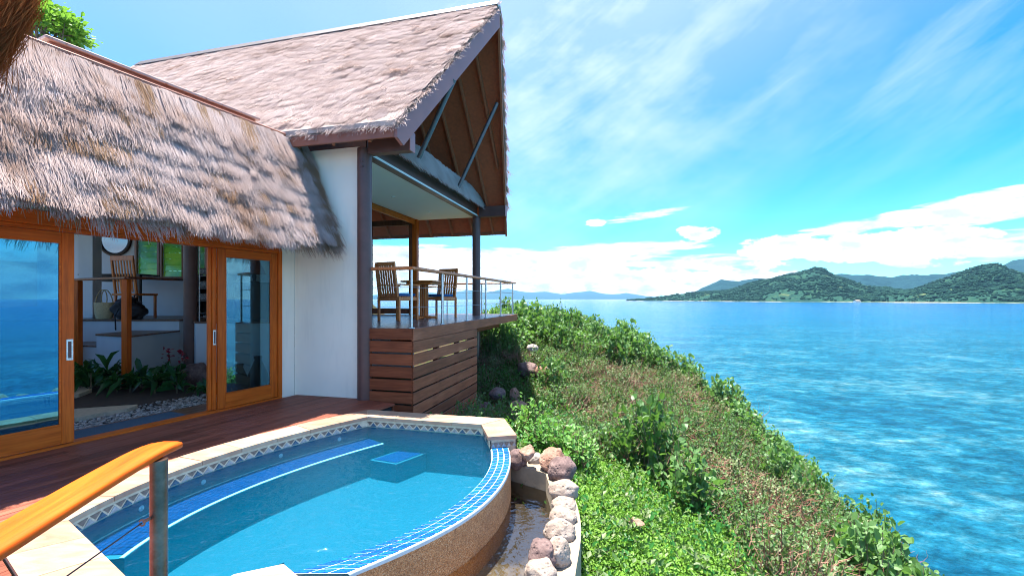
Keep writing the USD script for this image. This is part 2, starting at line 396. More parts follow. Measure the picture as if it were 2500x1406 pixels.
M["m_grey"] = plain("mosaic_grey", (0.30, 0.30, 0.29), 0.3, 0.3, 30, 0.05)
M["m_cream"] = plain("mosaic_cream_border", (0.56, 0.47, 0.34), 0.5, 0.25, 20, 0.2)
M["poolplaster"] = plain("pale_blue_pool_plaster", (0.006, 0.145, 0.215), 0.7, 0.05, 2, 0.05)

def aggregate():
    g = Graph("pebble_aggregate_render")
    v = g("voronoi_texture", "color", vector=g.pos(), scale=150, randomness=1.0)
    d = g("voronoi_texture", "distance", vector=g.pos(), scale=150, randomness=1.0)
    bw = g("rgb_to_bw", "val", color=v)
    c = g.ramp(bw, [(0.1, (0.22, 0.085, 0.025)), (0.45, (0.42, 0.185, 0.065)), (0.75, (0.55, 0.28, 0.12)), (1.0, (0.70, 0.48, 0.28))])
    c = g.mix(g.rng(g.noise(g.pos(), 2.2, 5, 0.6), 0.42, 0.68, 0, 0.35), c, (0.15, 0.08, 0.04))
    return g.principled(c, 0.5, g.bump(g("math", "value", math_type="subtract", value1=1.0, value2=d), 0.7, 0.008))
M["aggregate"] = aggregate()
M["concrete"] = plain("pale_concrete", (0.27, 0.215, 0.15), 0.85, 0.2, 6, 0.5, bscale=50, spots=(9, 0.55, 0.7, 0.5, (0.24, 0.20, 0.14)))

def glass_mat(name, tint, refl, rough=0.0, color=(0.8, 0.95, 1.0)):
    g = Graph(name)
    fr = g("fresnel", "fac", IOR=1.5)
    fac = g.rng(fr, 0.03, 1.0, refl, 1.0)
    b1 = g("transparent_bsdf", "BSDF", color=tint)
    b2 = g("glossy_bsdf", "BSDF", color=color, roughness=rough)
    return g.done(g("mix_closure", "closure", fac=fac, closure1=b1, closure2=b2))
M["glass"] = glass_mat("tinted_reflective_glass", (0.30, 0.48, 0.52), 0.50, color=(0.085, 0.42, 0.66))
M["glass_open"] = glass_mat("clear_tinted_glass", (0.60, 0.74, 0.72), 0.20, color=(0.3, 0.68, 0.85))
M["clear"] = glass_mat("clear_window_glass", (0.92, 0.95, 0.95), 0.03)
def louvre_mat():
    g = Graph("obscured_green_louvre_glass")
    n = g.noise(g.pos(), 1.6, 3, 0.5)
    c = g.ramp(n, [(0.35, (0.30, 0.55, 0.50)), (0.5, (0.30, 0.60, 0.16)), (0.65, (0.52, 0.72, 0.20))])
    a = g("mix_closure", "closure", fac=0.16, closure1=g("translucent_bsdf", "BSDF", color=c), closure2=g("transparent_bsdf", "BSDF", color=(0.6, 0.85, 0.6)))
    return g.done(g("mix_closure", "closure", fac=0.06, closure1=a, closure2=g("glossy_bsdf", "BSDF", color=(0.9, 0.95, 1.0), roughness=0.1)))
M["louvre"] = louvre_mat()

def water_mat(name, tint, scale, strength, base_refl=0.0, vol=None):
    g = Graph(name)
    p = g.pos()
    h = g.add(g.noise(g.map(p, (1, 1.6, 1)), scale, 3, 0.5, dist=0.6), g.mul(g.noise(p, scale * 3.1, 2, 0.5), 0.3))
    nb = g.bump(h, strength, 0.03)
    fr = g("fresnel", "fac", IOR=1.33)
    b1 = g("transparent_bsdf", "BSDF", color=tint)
    b2 = g("glossy_bsdf", "BSDF", color=(1, 1, 1), roughness=0.02, normal=nb)
    if vol:
        gv = Graph(name + "_body"); M["waterbody"] = gv.done(volume=gv("principled_volume", "volume", color=vol[0], density=vol[1], anisotropy=0.3))
    return g.done(g("mix_closure", "closure", fac=g.m("maximum", fr, base_refl), closure1=b1, closure2=b2))
M["poolwater"] = water_mat("clear_pool_water", (0.55, 0.90, 0.98), 7.0, 0.85, vol=((0.0, 0.56, 0.86), 0.46))
M["basinwater"] = water_mat("clear_basin_water", (0.66, 0.62, 0.50), 7.0, 0.30, 0.17)

# ------------------------------------------------------------------ sea, hills, far mountains, ground
SEA = -9.0
def sea_mat():
    g = Graph("tropical_sea_water")
    p = g.pos()
    sep = g("separate_xyz", "y", vector=p)
    dist = g("vector_math", "value", math_type="length", vector1=p)
    # shallow reef close in, pale sand and dark coral, deep blue further out
    reef = g.noise(g.map(p, (0.07, 0.085, 0)), 1.0, 9, 0.72, dist=0.2)
    reef2 = g.noise(g.map(p, (0.42, 0.50, 0)), 1.0, 8, 0.75, dist=0.3)
    shallow = g.rng(dist, 25, 300, 1.0, 0.0)
    shallow = g.m("power", shallow, 1.5)
    deep = g.ramp(g.rng(dist, 30, 900), [(0, (0.004, 0.120, 0.205)), (0.3, (0.001, 0.112, 0.235)), (1, (0.0003, 0.098, 0.25))])
    rf = g.rng(g.add(g.mul(reef, 0.6), g.mul(reef2, 0.5)), 0.46, 0.68)
    pale = g.ramp(rf, [(0, (0.003, 0.060, 0.115)), (0.4, (0.010, 0.115, 0.18)), (0.75, (0.055, 0.19, 0.245)), (1, (0.17, 0.29, 0.325))])
    c = g.mix(g.mul(shallow, 0.95), deep, pale)
    w1 = g.noise(g.map(p, (0.55, 1.15, 0), rot=(0, 0, 0.3)), 1.0, 7, 0.68, dist=0.5)
    w2 = g.noise(g.map(p, (2.2, 4.2, 0), rot=(0, 0, -0.25)), 1.0, 5, 0.65, dist=0.4)
    w3 = g.noise(g.map(p, (0.02, 0.07, 0), rot=(0, 0, 0.1)), 1.0, 4, 0.55)
    c = g("hsv", "color", color=c, value=g.mul(0.84, g.mul(g.rng(w1, 0.36, 0.64, 0.68, 1.36), g.mul(g.rng(w2, 0.35, 0.65, 0.82, 1.2), g.rng(w3, 0.3, 0.7, 0.90, 1.10)))), saturation=1.0, hue=0.5)  # light and shade of the ripples put into the colour
    h = g.add(g.mul(w1, 1.0), g.mul(w2, 0.35))
    nb = g.bump(h, 0.8, 0.55)
    return g.principled(c, 0.10, nb, specular_ior_level=0.04, ior=1.33)
M["sea"] = sea_mat()
R = np.concatenate([[0.0], np.geomspace(6, 21000, 70)])
A = np.arange(0, 128) * 2 * PI / 128
sv = np.vstack([[[0, 0, SEA]], np.stack([np.outer(R[1:], np.cos(A)), np.outer(R[1:], np.sin(A)), np.full((70, 128), SEA)], -1).reshape(-1, 3)])
sf = [[0, 1 + j, 1 + (j + 1) % 128] for j in range(128)]
i, j = np.meshgrid(np.arange(69), np.arange(128), indexing="ij")
q = np.stack([1 + i * 128 + j, 1 + (i + 1) * 128 + j, 1 + (i + 1) * 128 + (j + 1) % 128, 1 + i * 128 + (j + 1) % 128], -1).reshape(-1, 4)
obj("sea", (sv, np.vstack([sf, q[:, [0, 1, 2]], q[:, [0, 2, 3]]])), M["sea"], smooth=True, kind="structure")

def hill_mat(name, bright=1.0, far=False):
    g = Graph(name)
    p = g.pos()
    n = g.noise(p, 0.02, 7, 0.68)
    n2 = g.noise(p, 0.11, 5, 0.7)
    n3 = g.noise(g.map(p, (1, 1, 2.0)), 0.0075, 6, 0.65, dist=0.7)
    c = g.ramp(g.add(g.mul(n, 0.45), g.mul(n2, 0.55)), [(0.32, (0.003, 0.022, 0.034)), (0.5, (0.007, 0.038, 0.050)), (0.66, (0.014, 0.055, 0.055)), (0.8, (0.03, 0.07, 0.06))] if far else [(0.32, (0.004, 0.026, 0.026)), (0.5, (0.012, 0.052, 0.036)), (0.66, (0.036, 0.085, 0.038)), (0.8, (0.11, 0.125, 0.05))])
    if not far:
        c = g.mix(g.rng(n3, 0.60, 0.68, 0, 0.75), c, g.ramp(n2, [(0.3, (0.07, 0.12, 0.035)), (0.7, (0.19, 0.19, 0.075))]))
    pz_ = g("separate_xyz", "z", vector=p)
    c = g.mix(g.mul(g.rng(g.add(pz_, g.mul(n2, 3.0)), SEA + 2.6, SEA + 3.6, 1.0, 0.0), g.rng(n3, 0.42, 0.55, 0.1, 0.9)), c, (0.36, 0.30, 0.22))
    return g.principled(c, 0.9, g.bump(n2, 1.0, 6.0), specular_ior_level=0.1)
M["hill"] = hill_mat("forested_hillside")
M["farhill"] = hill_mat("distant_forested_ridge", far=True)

def dirx(px): return (px - CX) / FPX
def headland(name, sky_pts, shore, back, seed, rough=1.0, cols=420, rows=64, mat="hill", gamma=0.8, kind="structure"):
    """Land whose ridge has the given skyline. shore, back: distances of the waterline and the ridge at (px) knots."""
    px = np.linspace(sky_pts[0][0], sky_pts[-1][0], cols)
    top = np.interp(px, [s[0] for s in sky_pts], [s[1] for s in sky_pts])
    ds = np.interp(px, [s[0] for s in shore], [s[1] for s in shore])
    db = np.interp(px, [s[0] for s in back], [s[1] for s in back])
    hr = EYE + (HY - top) / FPX * db - SEA
    r = np.concatenate([np.linspace(0, 1, rows), np.linspace(1.06, 1.7, rows // 5)])
    d = ds[None] + (db - ds)[None] * r[:, None]
    x = dirx(px)[None] * d
    prof = np.where(r < 1, np.clip(r, 0, 1) ** gamma, np.clip(1 - (r - 1) / 0.7, 0, 1))[:, None]
    P = np.stack([x, d, np.zeros_like(x)], -1)
    spur = meshkit.fbm(P / 190, 4, seed) - 0.5
    fine = meshkit.fbm(P / 26, 3, seed + 5) - 0.5
    edge = np.clip(r / 0.12, 0, 1)[:, None] * np.clip((1.7 - r) / 0.2, 0, 1)[:, None]
    mid = (np.clip(r, 0, 1) * np.clip(1.25 - r, 0, 1) * 4)[:, None].clip(0, 1)
    z = SEA + hr[None] * prof + hr[None] * 0.55 * spur * mid * rough + fine * 9.0 * edge * rough - 2.0 * (r == 0)[:, None]
    z = np.where(r[:, None] == 0, SEA - 2, np.maximum(z, SEA + 0.5 * edge))
    v = np.stack([x, d, z], -1).reshape(-1, 3)
    n, c = len(r), cols
    i, j = np.meshgrid(np.arange(n - 1), np.arange(c - 1), indexing="ij")
    q = np.stack([i * c + j, i * c + j + 1, (i + 1) * c + j + 1, (i + 1) * c + j], -1).reshape(-1, 4)
    obj(name, (v, q), M[mat], smooth=True, kind=kind)
    return v.reshape(n, c, 3)

HL = headland("headland_hills", [(1528, 733.5), (1560, 732), (1595, 727), (1655, 720), (1713, 712), (1780, 708), (1852, 680), (1900, 667), (1935, 660), (1962, 655), (1991, 650), (2010, 655), (2030, 667), (2068, 681), (2116, 696), (2164, 703), (2212, 710), (2245, 702), (2290, 686), (2332, 675), (2380, 655), (2404, 647), (2433, 642), (2466, 655), (2500, 665), (2600, 690), (2750, 670), (2950, 700)],
         [(1500, 2600), (1600, 2350), (1800, 1750), (2000, 1480), (2250, 1250), (2500, 1060), (2950, 900)], [(1500, 2660), (1600, 2500), (1800, 2350), (2000, 2150), (2250, 1800), (2500, 1650), (2950, 1400)], 3, rough=1.0, cols=620, rows=110)
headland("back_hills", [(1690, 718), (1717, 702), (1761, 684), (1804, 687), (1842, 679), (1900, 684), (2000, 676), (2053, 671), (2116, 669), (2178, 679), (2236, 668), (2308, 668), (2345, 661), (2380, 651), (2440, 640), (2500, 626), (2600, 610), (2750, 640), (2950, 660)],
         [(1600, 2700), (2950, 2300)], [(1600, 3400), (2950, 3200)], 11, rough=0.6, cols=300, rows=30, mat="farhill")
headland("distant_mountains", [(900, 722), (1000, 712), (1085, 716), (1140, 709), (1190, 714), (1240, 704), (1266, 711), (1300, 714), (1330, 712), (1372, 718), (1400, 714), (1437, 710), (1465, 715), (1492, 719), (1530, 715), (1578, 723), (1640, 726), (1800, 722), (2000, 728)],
         [(900, 15000), (2000, 15000)], [(900, 19000), (2000, 19000)], 17, rough=0.25, cols=260, rows=20, mat="farhill")

# forest crowns on the headland: nobody could count them
def crown_mesh(seed, n=9):
    r = np.random.default_rng(seed); b = MB()
    for k in range(n):
        m = trimesh.creation.icosphere(1, 1.0)
        v = m.vertices * (1 + 0.35 * (r.random((len(m.vertices), 1)) - 0.5)) * r.uniform(0.32, 0.6)
        b.raw(v * [1, 1, 0.75] + np.append(r.normal(0, 0.42, 2), r.uniform(0.2, 0.85)), m.faces)
    return b.arrays()
def crown_leaf_mat(name, stops):
    g = Graph(name)
    rnd = g("object_info", "random")
    c = g.ramp(g.add(g.mul(rnd, 0.65), g.mul(g("geometry", "random_per_island"), 0.35)), stops)
    return g.principled(c, 0.85, g.bump(g.noise(g.pos(), 0.8, 4, 0.7), 0.8, 1.0), specular_ior_level=0.1)
M["crown"] = crown_leaf_mat("far_tree_crowns", [(0.0, (0.004, 0.026, 0.024)), (0.45, (0.010, 0.046, 0.032)), (0.8, (0.026, 0.068, 0.034)), (1.0, (0.058, 0.082, 0.036))])

def instancer(name, protos, pts, rots, scales, idx, parent=None, **kw):
    """protos: list of (mesh, material, smooth); rots: quaternions (w, x, y, z)."""
    pi = UsdGeom.PointInstancer.Define(stage, path_for(name, parent))
    base = pi.GetPath()
    targets = []
    for k, (mesh, mat, sm) in enumerate(protos):
        if isinstance(mesh, MB): mesh = mesh.arrays()
        p = usdkit.mesh(stage, f"{base}/piece_{k:03d}", mesh, mat, sm)
        targets.append(p.GetPath())
    pi.CreatePrototypesRel().SetTargets(targets)
    pi.CreatePositionsAttr(Vt.Vec3fArray.FromNumpy(np.asarray(pts, np.float32)))
    pi.CreateOrientationsAttr(Vt.QuathArray([Gf.Quath(float(a), float(b), float(c), float(d)) for a, b, c, d in rots]))
    s = np.asarray(scales, np.float32)
    if s.ndim == 1: s = np.repeat(s[:, None], 3, 1)
    pi.CreateScalesAttr(Vt.Vec3fArray.FromNumpy(s))
    pi.CreateProtoIndicesAttr(Vt.IntArray.FromNumpy(np.asarray(idx, np.int32)))
    return data(pi.GetPrim(), **kw)

def quat_z(a):
    a = np.asarray(a); z = np.zeros_like(a)
    return np.stack([np.cos(a / 2), z, z, np.sin(a / 2)], -1)
def quat_from_axes(X, Y, Z):
    """Quaternions of the rotations that take x, y, z to the rows X, Y, Z (n x 3)."""
    from scipy.spatial.transform import Rotation
    mats = np.stack([X, Y, Z], -1)
    q = Rotation.from_matrix(mats).as_quat()
    return q[:, [3, 0, 1, 2]]

r = np.random.default_rng(5)
nrow, ncol = 110, HL.shape[1]
ii, jj = r.integers(2, nrow - 1, 30000), r.integers(0, ncol - 2, 30000)
fi, fj = r.random(30000)[:, None], r.random(30000)[:, None]
pp = HL[ii, jj] * (1 - fi) * (1 - fj) + HL[ii + 1, jj] * fi * (1 - fj) + HL[ii, jj + 1] * (1 - fi) * fj + HL[ii + 1, jj + 1] * fi * fj
dens = meshkit.fbm(pp / 130, 3, 9)
keep = (r.random(30000) < np.clip((dens - 0.36) * 7, 0.1, 1)) & (pp[:, 2] > SEA + 2.2)
pp = pp[keep]
instancer("hillside_forest", [(crown_mesh(s), M["crown"], True) for s in (1, 2, 3)], pp, quat_z(r.random(len(pp)) * 6.28), r.uniform(2.2, 5.6, len(pp)) * r.uniform(0.8, 1.25, len(pp)) , r.integers(0, 3, len(pp)),
          label="dense dark green tropical forest covering the far headland", cat="forest", kind="stuff")

# ------------------------------------------------------------------ thatch
def thatch_mat(name, stops, trans=0.45):
    g = Graph(name)
    rnd, isl = g("object_info", "random"), g("geometry", "random_per_island")
    patch = g.noise(g.pos(), 1.7, 4, 0.6)
    f = g.add(g.add(g.mul(isl, 0.62), g.mul(rnd, 0.10)), g.mul(g.rng(patch, 0.3, 0.7), 0.28))
    c = g.ramp(f, stops)
    d = g("diffuse_bsdf", "BSDF", color=c)
    t = g("translucent_bsdf", "BSDF", color=c)
    return g.done(g("mix_closure", "closure", fac=trans, closure1=d, closure2=t))
TH_STOPS = [(0.0, (0.40, 0.23, 0.14)), (0.12, (0.64, 0.50, 0.44)), (0.40, (0.78, 0.69, 0.67)), (0.65, (0.85, 0.77, 0.75)), (0.87, (0.88, 0.79, 0.75)), (1.0, (0.82, 0.64, 0.47))]
M["thatch_low"] = thatch_mat("grey_pink_thatch", TH_STOPS)
M["thatch_tan"] = thatch_mat("tan_thatch", [(0.0, (0.36, 0.20, 0.11)), (0.35, (0.58, 0.41, 0.28)), (0.7, (0.72, 0.56, 0.42)), (1.0, (0.80, 0.66, 0.52))])
M["thatch_main"] = thatch_mat("pale_weathered_thatch", [(0.0, (0.40, 0.27, 0.22)), (0.12, (0.62, 0.50, 0.46)), (0.45, (0.76, 0.66, 0.63)), (0.75, (0.82, 0.73, 0.70)), (1.0, (0.82, 0.71, 0.64))])
M["thatch_skirt"] = thatch_mat("bleached_skirt_thatch", [(0.0, (0.55, 0.46, 0.40)), (0.3, (0.80, 0.74, 0.69)), (1.0, (0.90, 0.85, 0.80))], 0.3)  # paler than the roof thatch: brightness of sun put into the colour
M["thatch_near"] = thatch_mat("orange_brown_thatch", [(0.0, (0.30, 0.11, 0.03)), (0.3, (0.58, 0.28, 0.11)), (0.65, (0.74, 0.48, 0.28)), (1.0, (0.82, 0.64, 0.48))], 0.85)
M["thatch_bed"] = plain("thatch_under_layer", (0.42, 0.32, 0.27), 0.95, 0.35, 7, 0.8, bscale=50)

def tuft(seed, n, width, length, thick, lift=0.05, ragged=0.35, fan=0.12, flat=1.0):
    """Straws lying along +y, spread over x, proud in z towards their tips."""
    r = np.random.default_rng(seed)
    V, F = [], []
    for k in range(n):
        L = length * (1 - ragged * r.random() ** 1.5)
        x0, dx = r.uniform(-width / 2, width / 2), r.normal(0, fan) * L
        z0 = r.uniform(-0.03, 0.005) * flat; z1 = z0 + lift * r.uniform(0.2, 1.2); bend = r.normal(0, 0.02)
        p = np.array([[x0, -0.12, z0 - 0.02], [x0 + dx * 0.45 + bend, L * 0.5, z0 + 0.35 * (z1 - z0)], [x0 + dx, L, z1]])
        w = thick * r.uniform(0.6, 1.3)
        o = len(V) * 1
        tri = np.array([[-0.5, 0, 0], [0.5, 0, 0], [0, 0, 0.26]]) * w
        base = sum(len(v) for v in V)
        V.append(np.vstack([p[0] + tri, p[1] + tri, p[2] + tri * 0.45]))
        for s in (0, 3):
            for a, b in ((0, 1), (1, 2), (2, 0)):
                F += [[base + s + a, base + s + b, base + s + 3 + b], [base + s + a, base + s + 3 + b, base + s + 3 + a]]
        F.append([base + 6, base + 7, base + 8])
    return np.vstack(V), np.array(F)

def thatch_on(parent, pts, D, N, protos, mat, seed, name="thatch", jit=0.12, scale=(0.85, 1.2), tan=None, tan_mat=None):
    """Tufts at pts, straws running along D (n x 3 or one), N outward."""
    r = np.random.default_rng(seed)
    n = len(pts)
    D, N = np.broadcast_to(D, (n, 3)), np.broadcast_to(N, (n, 3))
    Dj = D + jit * r.normal(size=(n, 1)) * np.cross(D, N) + 0.035 * r.normal(size=(n, 1)) * N
    Dj = Dj / np.linalg.norm(Dj, axis=1, keepdims=True)
    X = np.cross(Dj, N); X /= np.linalg.norm(X, axis=1, keepdims=True)
    Nj = np.cross(X, Dj)
    q = quat_from_axes(X, Dj, Nj)
    sc = r.uniform(*scale, n)
    k = len(protos)
    ps = [(p, mat, False) for p in protos]
    idx = r.integers(0, k, n)
    if tan is not None:
        ps += [(p, tan_mat, False) for p in protos]
        idx = np.where(tan, idx + k, idx)
    return instancer(name, ps, pts, q, sc, idx, parent, kind="stuff")

def slabq(mb, p, down):
    """A closed slab under the quad p (4 x 3)."""
    p = np.asarray(p, float); v = np.vstack([p, p + down])
    f = np.array([[0, 1, 2, 3], [7, 6, 5, 4], [0, 4, 5, 1], [1, 5, 6, 2], [2, 6, 7, 3], [3, 7, 4, 0]])
    n = np.cross(p[1] - p[0], p[2] - p[0])
    if np.dot(n, down) > 0: f = f[:, ::-1]
    return mb.raw(v, f)

def plate(mb, poly, vec):
    """A planar polygon (n x 3, convex or nearly) extruded by vec."""
    p = np.asarray(poly, float); n = len(p); v = np.vstack([p, p + vec])
    nn = np.cross(p[1] - p[0], p[2] - p[0])
    f = []
    for k in range(1, n - 1): f += [[0, k, k + 1], [n, n + k + 1, n + k]]
    for k in range(n): j = (k + 1) % n; f += [[k, n + k, n + j], [k, n + j, j]]
    f = np.array(f)
    if np.dot(nn, vec) > 0: f = f[:, ::-1]
    return mb.raw(v, f)

# ------------------------------------------------------------------ main house
house = thing("gabled_house", label="gabled house on steel posts with pale thatched roof and cream wall", cat="house")
UE, UR, UA, ZA, KS = -0.4, 6.375, 2.7875, 7.815, 1.153
TB = -8.55
def zl(u): return ZA - KS * (UA - u)
def zr(u): return ZA - KS * (u - UA)
def te(u): return np.where(np.asarray(u) <= UA, 0.797 + (np.asarray(u) - UE) * 0.2108, 1.469 - (np.asarray(u) - UA) * 0.2171)
def te_(u): return float(te(u))
roof = part("thatched_roof", house)
b = MB()
slabq(b, [H(UE + 0.03, TB, zl(UE + 0.03) - 0.02), H(UE + 0.03, te_(UE) - 0.06, zl(UE + 0.03) - 0.02), H(UA, te_(UA) - 0.06, ZA - 0.02), H(UA, TB, ZA - 0.02)], [0, 0, -0.09])
slabq(b, [H(UA, TB, ZA - 0.02), H(UA, te_(UA) - 0.06, ZA - 0.02), H(UR - 0.03, te_(UR) - 0.06, zr(UR - 0.03) - 0.02), H(UR - 0.03, TB, zr(UR - 0.03) - 0.02)], [0, 0, -0.09])
obj("soffit", b, M["soffit"], roof)
b = MB()
slabq(b, [H(UE - 0.02, TB, zl(UE) + 0.10), H(UE - 0.02, te_(UE) - 0.02, zl(UE) + 0.10), H(UA, te_(UA) - 0.02, ZA + 0.06), H(UA, TB, ZA + 0.06)], [0, 0, -0.078])
slabq(b, [H(UA, TB, ZA + 0.06), H(UA, te_(UA) - 0.02, ZA + 0.06), H(UR + 0.02, te_(UR) - 0.02, zr(UR) + 0.10), H(UR + 0.02, TB, zr(UR) + 0.10)], [0, 0, -0.078])
obj("thatch_bed", b, M["thatch_bed"], roof)
r = np.random.default_rng(21)
DL = (-MU - KS * Z3) / math.hypot(1, KS); NL = (-KS * MU + Z3) / math.hypot(1, KS)
DR = (MU - KS * Z3) / math.hypot(1, KS); NR = (KS * MU + Z3) / math.hypot(1, KS)
tm = [tuft(100 + k, 48, 0.17, 0.22, 0.0085, 0.007, 0.55, 0.10, 0.35) for k in range(6)]
pts = []
for sdist in np.arange(0.05, 4.72, 0.135):
    u = UA - sdist / math.hypot(1, KS)
    for t in np.arange(TB, te_(u) - 0.05, 0.085):
        uu, tt = u + r.normal(0, 0.035), t + r.normal(0, 0.03)
        pts.append(H(uu, min(tt, te_(uu) - 0.06), zl(uu) + 0.138 + 0.010 * math.sin(sdist * 5 + t) * math.sin(t * 2.1)))
pts = np.array(pts)
thatch_on(roof, pts, DL, NL, tm, M["thatch_main"], 1, jit=0.22)
# looser fringe at the eave and the verge, and what shows of the far slope
pts, Ds, Ns = [], [], []
for t in np.arange(-3.2, te_(UE), 0.035):
    pts.append(H(UE + 0.10 + r.normal(0, 0.02), t, zl(UE + 0.10) + 0.06 + r.normal(0, 0.02))); Ds.append(DL * 1.0 - 0.25 * Z3); Ns.append(NL)
for s in np.arange(0.15, 4.8, 0.05):
    u = UA - s / math.hypot(1, KS)
    pts.append(H(u, te_(u) - 0.06 + r.normal(0, 0.015), zl(u) + 0.07 + r.normal(0, 0.02))); Ds.append(DL + 0.22 * MS); Ns.append(NL)
    u = UA + s / math.hypot(1, KS)
    pts.append(H(u, te_(u) - 0.04 + r.normal(0, 0.015), zr(u) + 0.07 + r.normal(0, 0.02))); Ds.append(DR + 0.12 * MS); Ns.append(NR)
for t in np.arange(-4.2, te_(UR), 0.07):
    pts.append(H(UR - 0.16, t, zr(UR - 0.16) + 0.06)); Ds.append(DR - 0.1 * Z3); Ns.append(NR)
Ds = np.array(Ds); Ds /= np.linalg.norm(Ds, axis=1, keepdims=True)
Ns = np.array(Ns); Ns = Ns - (Ns * Ds).sum(1, keepdims=True) * Ds; Ns /= np.linalg.norm(Ns, axis=1, keepdims=True)
te_protos = [tuft(140 + k, 22, 0.09, 0.26, 0.010, 0.03, 0.6, 0.14) for k in range(4)]
thatch_on(roof, np.array(pts), Ds, Ns, te_protos, M["thatch_main"], 2, name="thatch_fringe", jit=0.2)
# darker disturbed patches of straw
tp = [tuft(160 + k, 9, 0.14, 0.16, 0.008, 0.07, 0.6, 0.4) for k in range(3)]
pts = []
for (px, py, n, sp) in [(990, 172, 16, 0.16), (860, 168, 9, 0.16), (790, 145, 8, 0.2), (1105, 125, 6, 0.12), (975, 130, 6, 0.1), (1165, 68, 9, 0.12), (895, 228, 6, 0.14), (700, 303, 10, 0.14), (1020, 80, 6, 0.2), (560, 200, 6, 0.2)]:
    # meet the left slope along the view ray
    dv = np.array([dirx(px), 1.0, (HY - py) / FPX]); n0 = NL; p0 = H(UA, 0, ZA + 0.12)
    tt = np.dot(p0 - [0, 0, EYE], n0) / np.dot(dv, n0)
    c = np.array([0, 0, EYE]) + tt * dv
    for k in range(max(2, n // 2)):
        q = c + MS * r.normal(0, sp) + DL * r.normal(0, sp * 0.35) + NL * 0.03
        pts.append(q)
thatch_on(roof, np.array(pts), DL, NL, tp, M["thatch_low"], 3, name="loose_thatch", jit=0.5)

cap = []
for k, (t0, t1) in enumerate([(TB, -6.4), (-6.4, -3.4), (-3.4, 0.45), (0.45, 1.45)]):
    b = MB(); z = ZA + 0.17 + 0.004 * (k % 2)
    t0, t1 = t0, t1 + (0.03 if k < 3 else 0)
    slabq(b, [H(UA, t0, z), H(UA, t1, z), H(UA - 0.17, t1, z - 0.19), H(UA - 0.17, t0, z - 0.19)], [0, 0, -0.012])
    slabq(b, [H(UA, t0, z), H(UA, t1, z), H(UA + 0.17, t1, z - 0.19), H(UA + 0.17, t0, z - 0.19)], [0, 0, -0.012])
    if k == 3: plate(b, [H(UA - 0.17, t1, z - 0.19), H(UA, t1, z), H(UA + 0.17, t1, z - 0.19)], MS * 0.01)
    obj("ridge_cap", b, M["ridge_end" if k == 3 else "ridge"], roof)

b = MB()
plate(b, [H(UE, te_(UE), zl(UE)), H(UA, te_(UA), ZA), H(UA, te_(UA), ZA - 0.42), H(-0.256, te_(-0.256), 3.906), H(UE, te_(UE), 3.986)], -MS * 0.05)
obj("barge_board", b, M["barge"], house)
b = MB()
plate(b, [H(UA + 0.002, te_(UA), ZA), H(UR, te_(UR), zr(UR)), H(UR, te_(UR), zr(UR) - 0.16), H(UR - 0.15, te_(UR - 0.15), zr(UR - 0.15) - 0.42), H(UA + 0.002, te_(UA), ZA - 0.42)], -MS * 0.05)
obj("barge_board", b, M["rafter"], house)
b = MB(); hbox(b, UE - 0.015, UE + 0.02, TB, te_(UE) - 0.052, 3.986, 4.14); obj("eave_fascia", b, M["fascia"], house)
b = MB(); hbox(b, UR - 0.02, UR + 0.015, TB, te_(UR) - 0.052, zr(UR) - 0.17, zr(UR) - 0.002); obj("eave_fascia", b, M["rafter"], house)
for t in (-4.6, -3.8, -3.1, -2.4, -1.7, -1.0, -0.35, 0.28, 0.8):
    for side in (0, 1):
        b = MB()
        if side: b.beam(H(UA + 0.12, t, zr(UA + 0.12) - 0.18), H(UR - 0.06 if t < 0.6 else 5.0, t, zr(UR - 0.06 if t < 0.6 else 5.0) - 0.18), 0.05, 0.13, NR)
        else: b.beam(H(UE + 0.06, t if t < 0.6 else 0.7, zl(UE + 0.06) - 0.18), H(UA - 0.12, t, zl(UA - 0.12) - 0.18), 0.05, 0.13, NL)
        if t < 0.6 or side: obj("rafter", b, M["rafter"], house)
b = MB(); hbox(b, UA - 0.04, UA + 0.04, TB + 0.1, 1.36, ZA - 0.36, ZA - 0.14); obj("ridge_beam", b, M["rafter"], house)
b = MB(); plate(b, [H(0.05, -1.35, 4.2), H(5.53, -1.35, 4.2), H(5.53, -1.35, zr(5.53) - 0.1), H(UA, -1.35, ZA - 0.15), H(0.05, -1.35, zl(0.05) - 0.1)], -MS * 0.08)
obj("gable_wall", b, M["soffit"], house)

for nm, u, top in (("post", 0.0, 4.0), ("post", 5.575, 3.9)):
    b = MB(); z0 = -0.3 if u == 0 else -1.6
    an = np.linspace(0, 2 * PI, 25)[:-1]
    b.tube([H(u, 0, z0), H(u, 0, top)], 0.114, 28)
    pst = obj(nm, b, M["steel"], house, smooth=40)
    if u == 0:
        for z in (3.78, 3.70):
            d = np.array([-0.25, -0.97, 0]); x = np.cross(Z3, d); bb = MB()
            bb.tube([H(0, 0, z) + d * 0.112 + 0.03 * x, H(0, 0, z) + d * 0.128 + 0.03 * x], 0.020, 6)
            obj("bolt", bb, M["steel"], pst)
b = MB()
hbox(b, 0.05, 5.6, -0.075, 0.075, 3.90, 3.918); hbox(b, 0.05, 5.6, -0.075, 0.075, 4.20, 4.218); hbox(b, 0.05, 5.6, -0.012, 0.012, 3.918, 4.20)
obj("gable_beam", b, M["steel"], house)
for u, t1 in ((0.0, 0.83), (5.575, 0.86)):
    b = MB(); hbox(b, u - 0.075, u + 0.075, 0.10, t1, 3.90, 4.19); cb = obj("cantilever_beam", b, M["steel"], house)
    b = MB(); hbox(b, u - 0.085, u + 0.085, t1, t1 + 0.015, 3.89, 4.20); obj("end_plate", b, M["barge"], cb)
for p0, p1 in ((H(1.2, 0.36, 4.20), H(1.08, 1.10, 5.50)), (H(3.6, 0.22, 4.26), H(3.80, 1.12, 6.25))):
    b = MB(); b.tube([p0, p1], 0.045, 14); obj("strut", b, M["strut"], house, smooth=40)
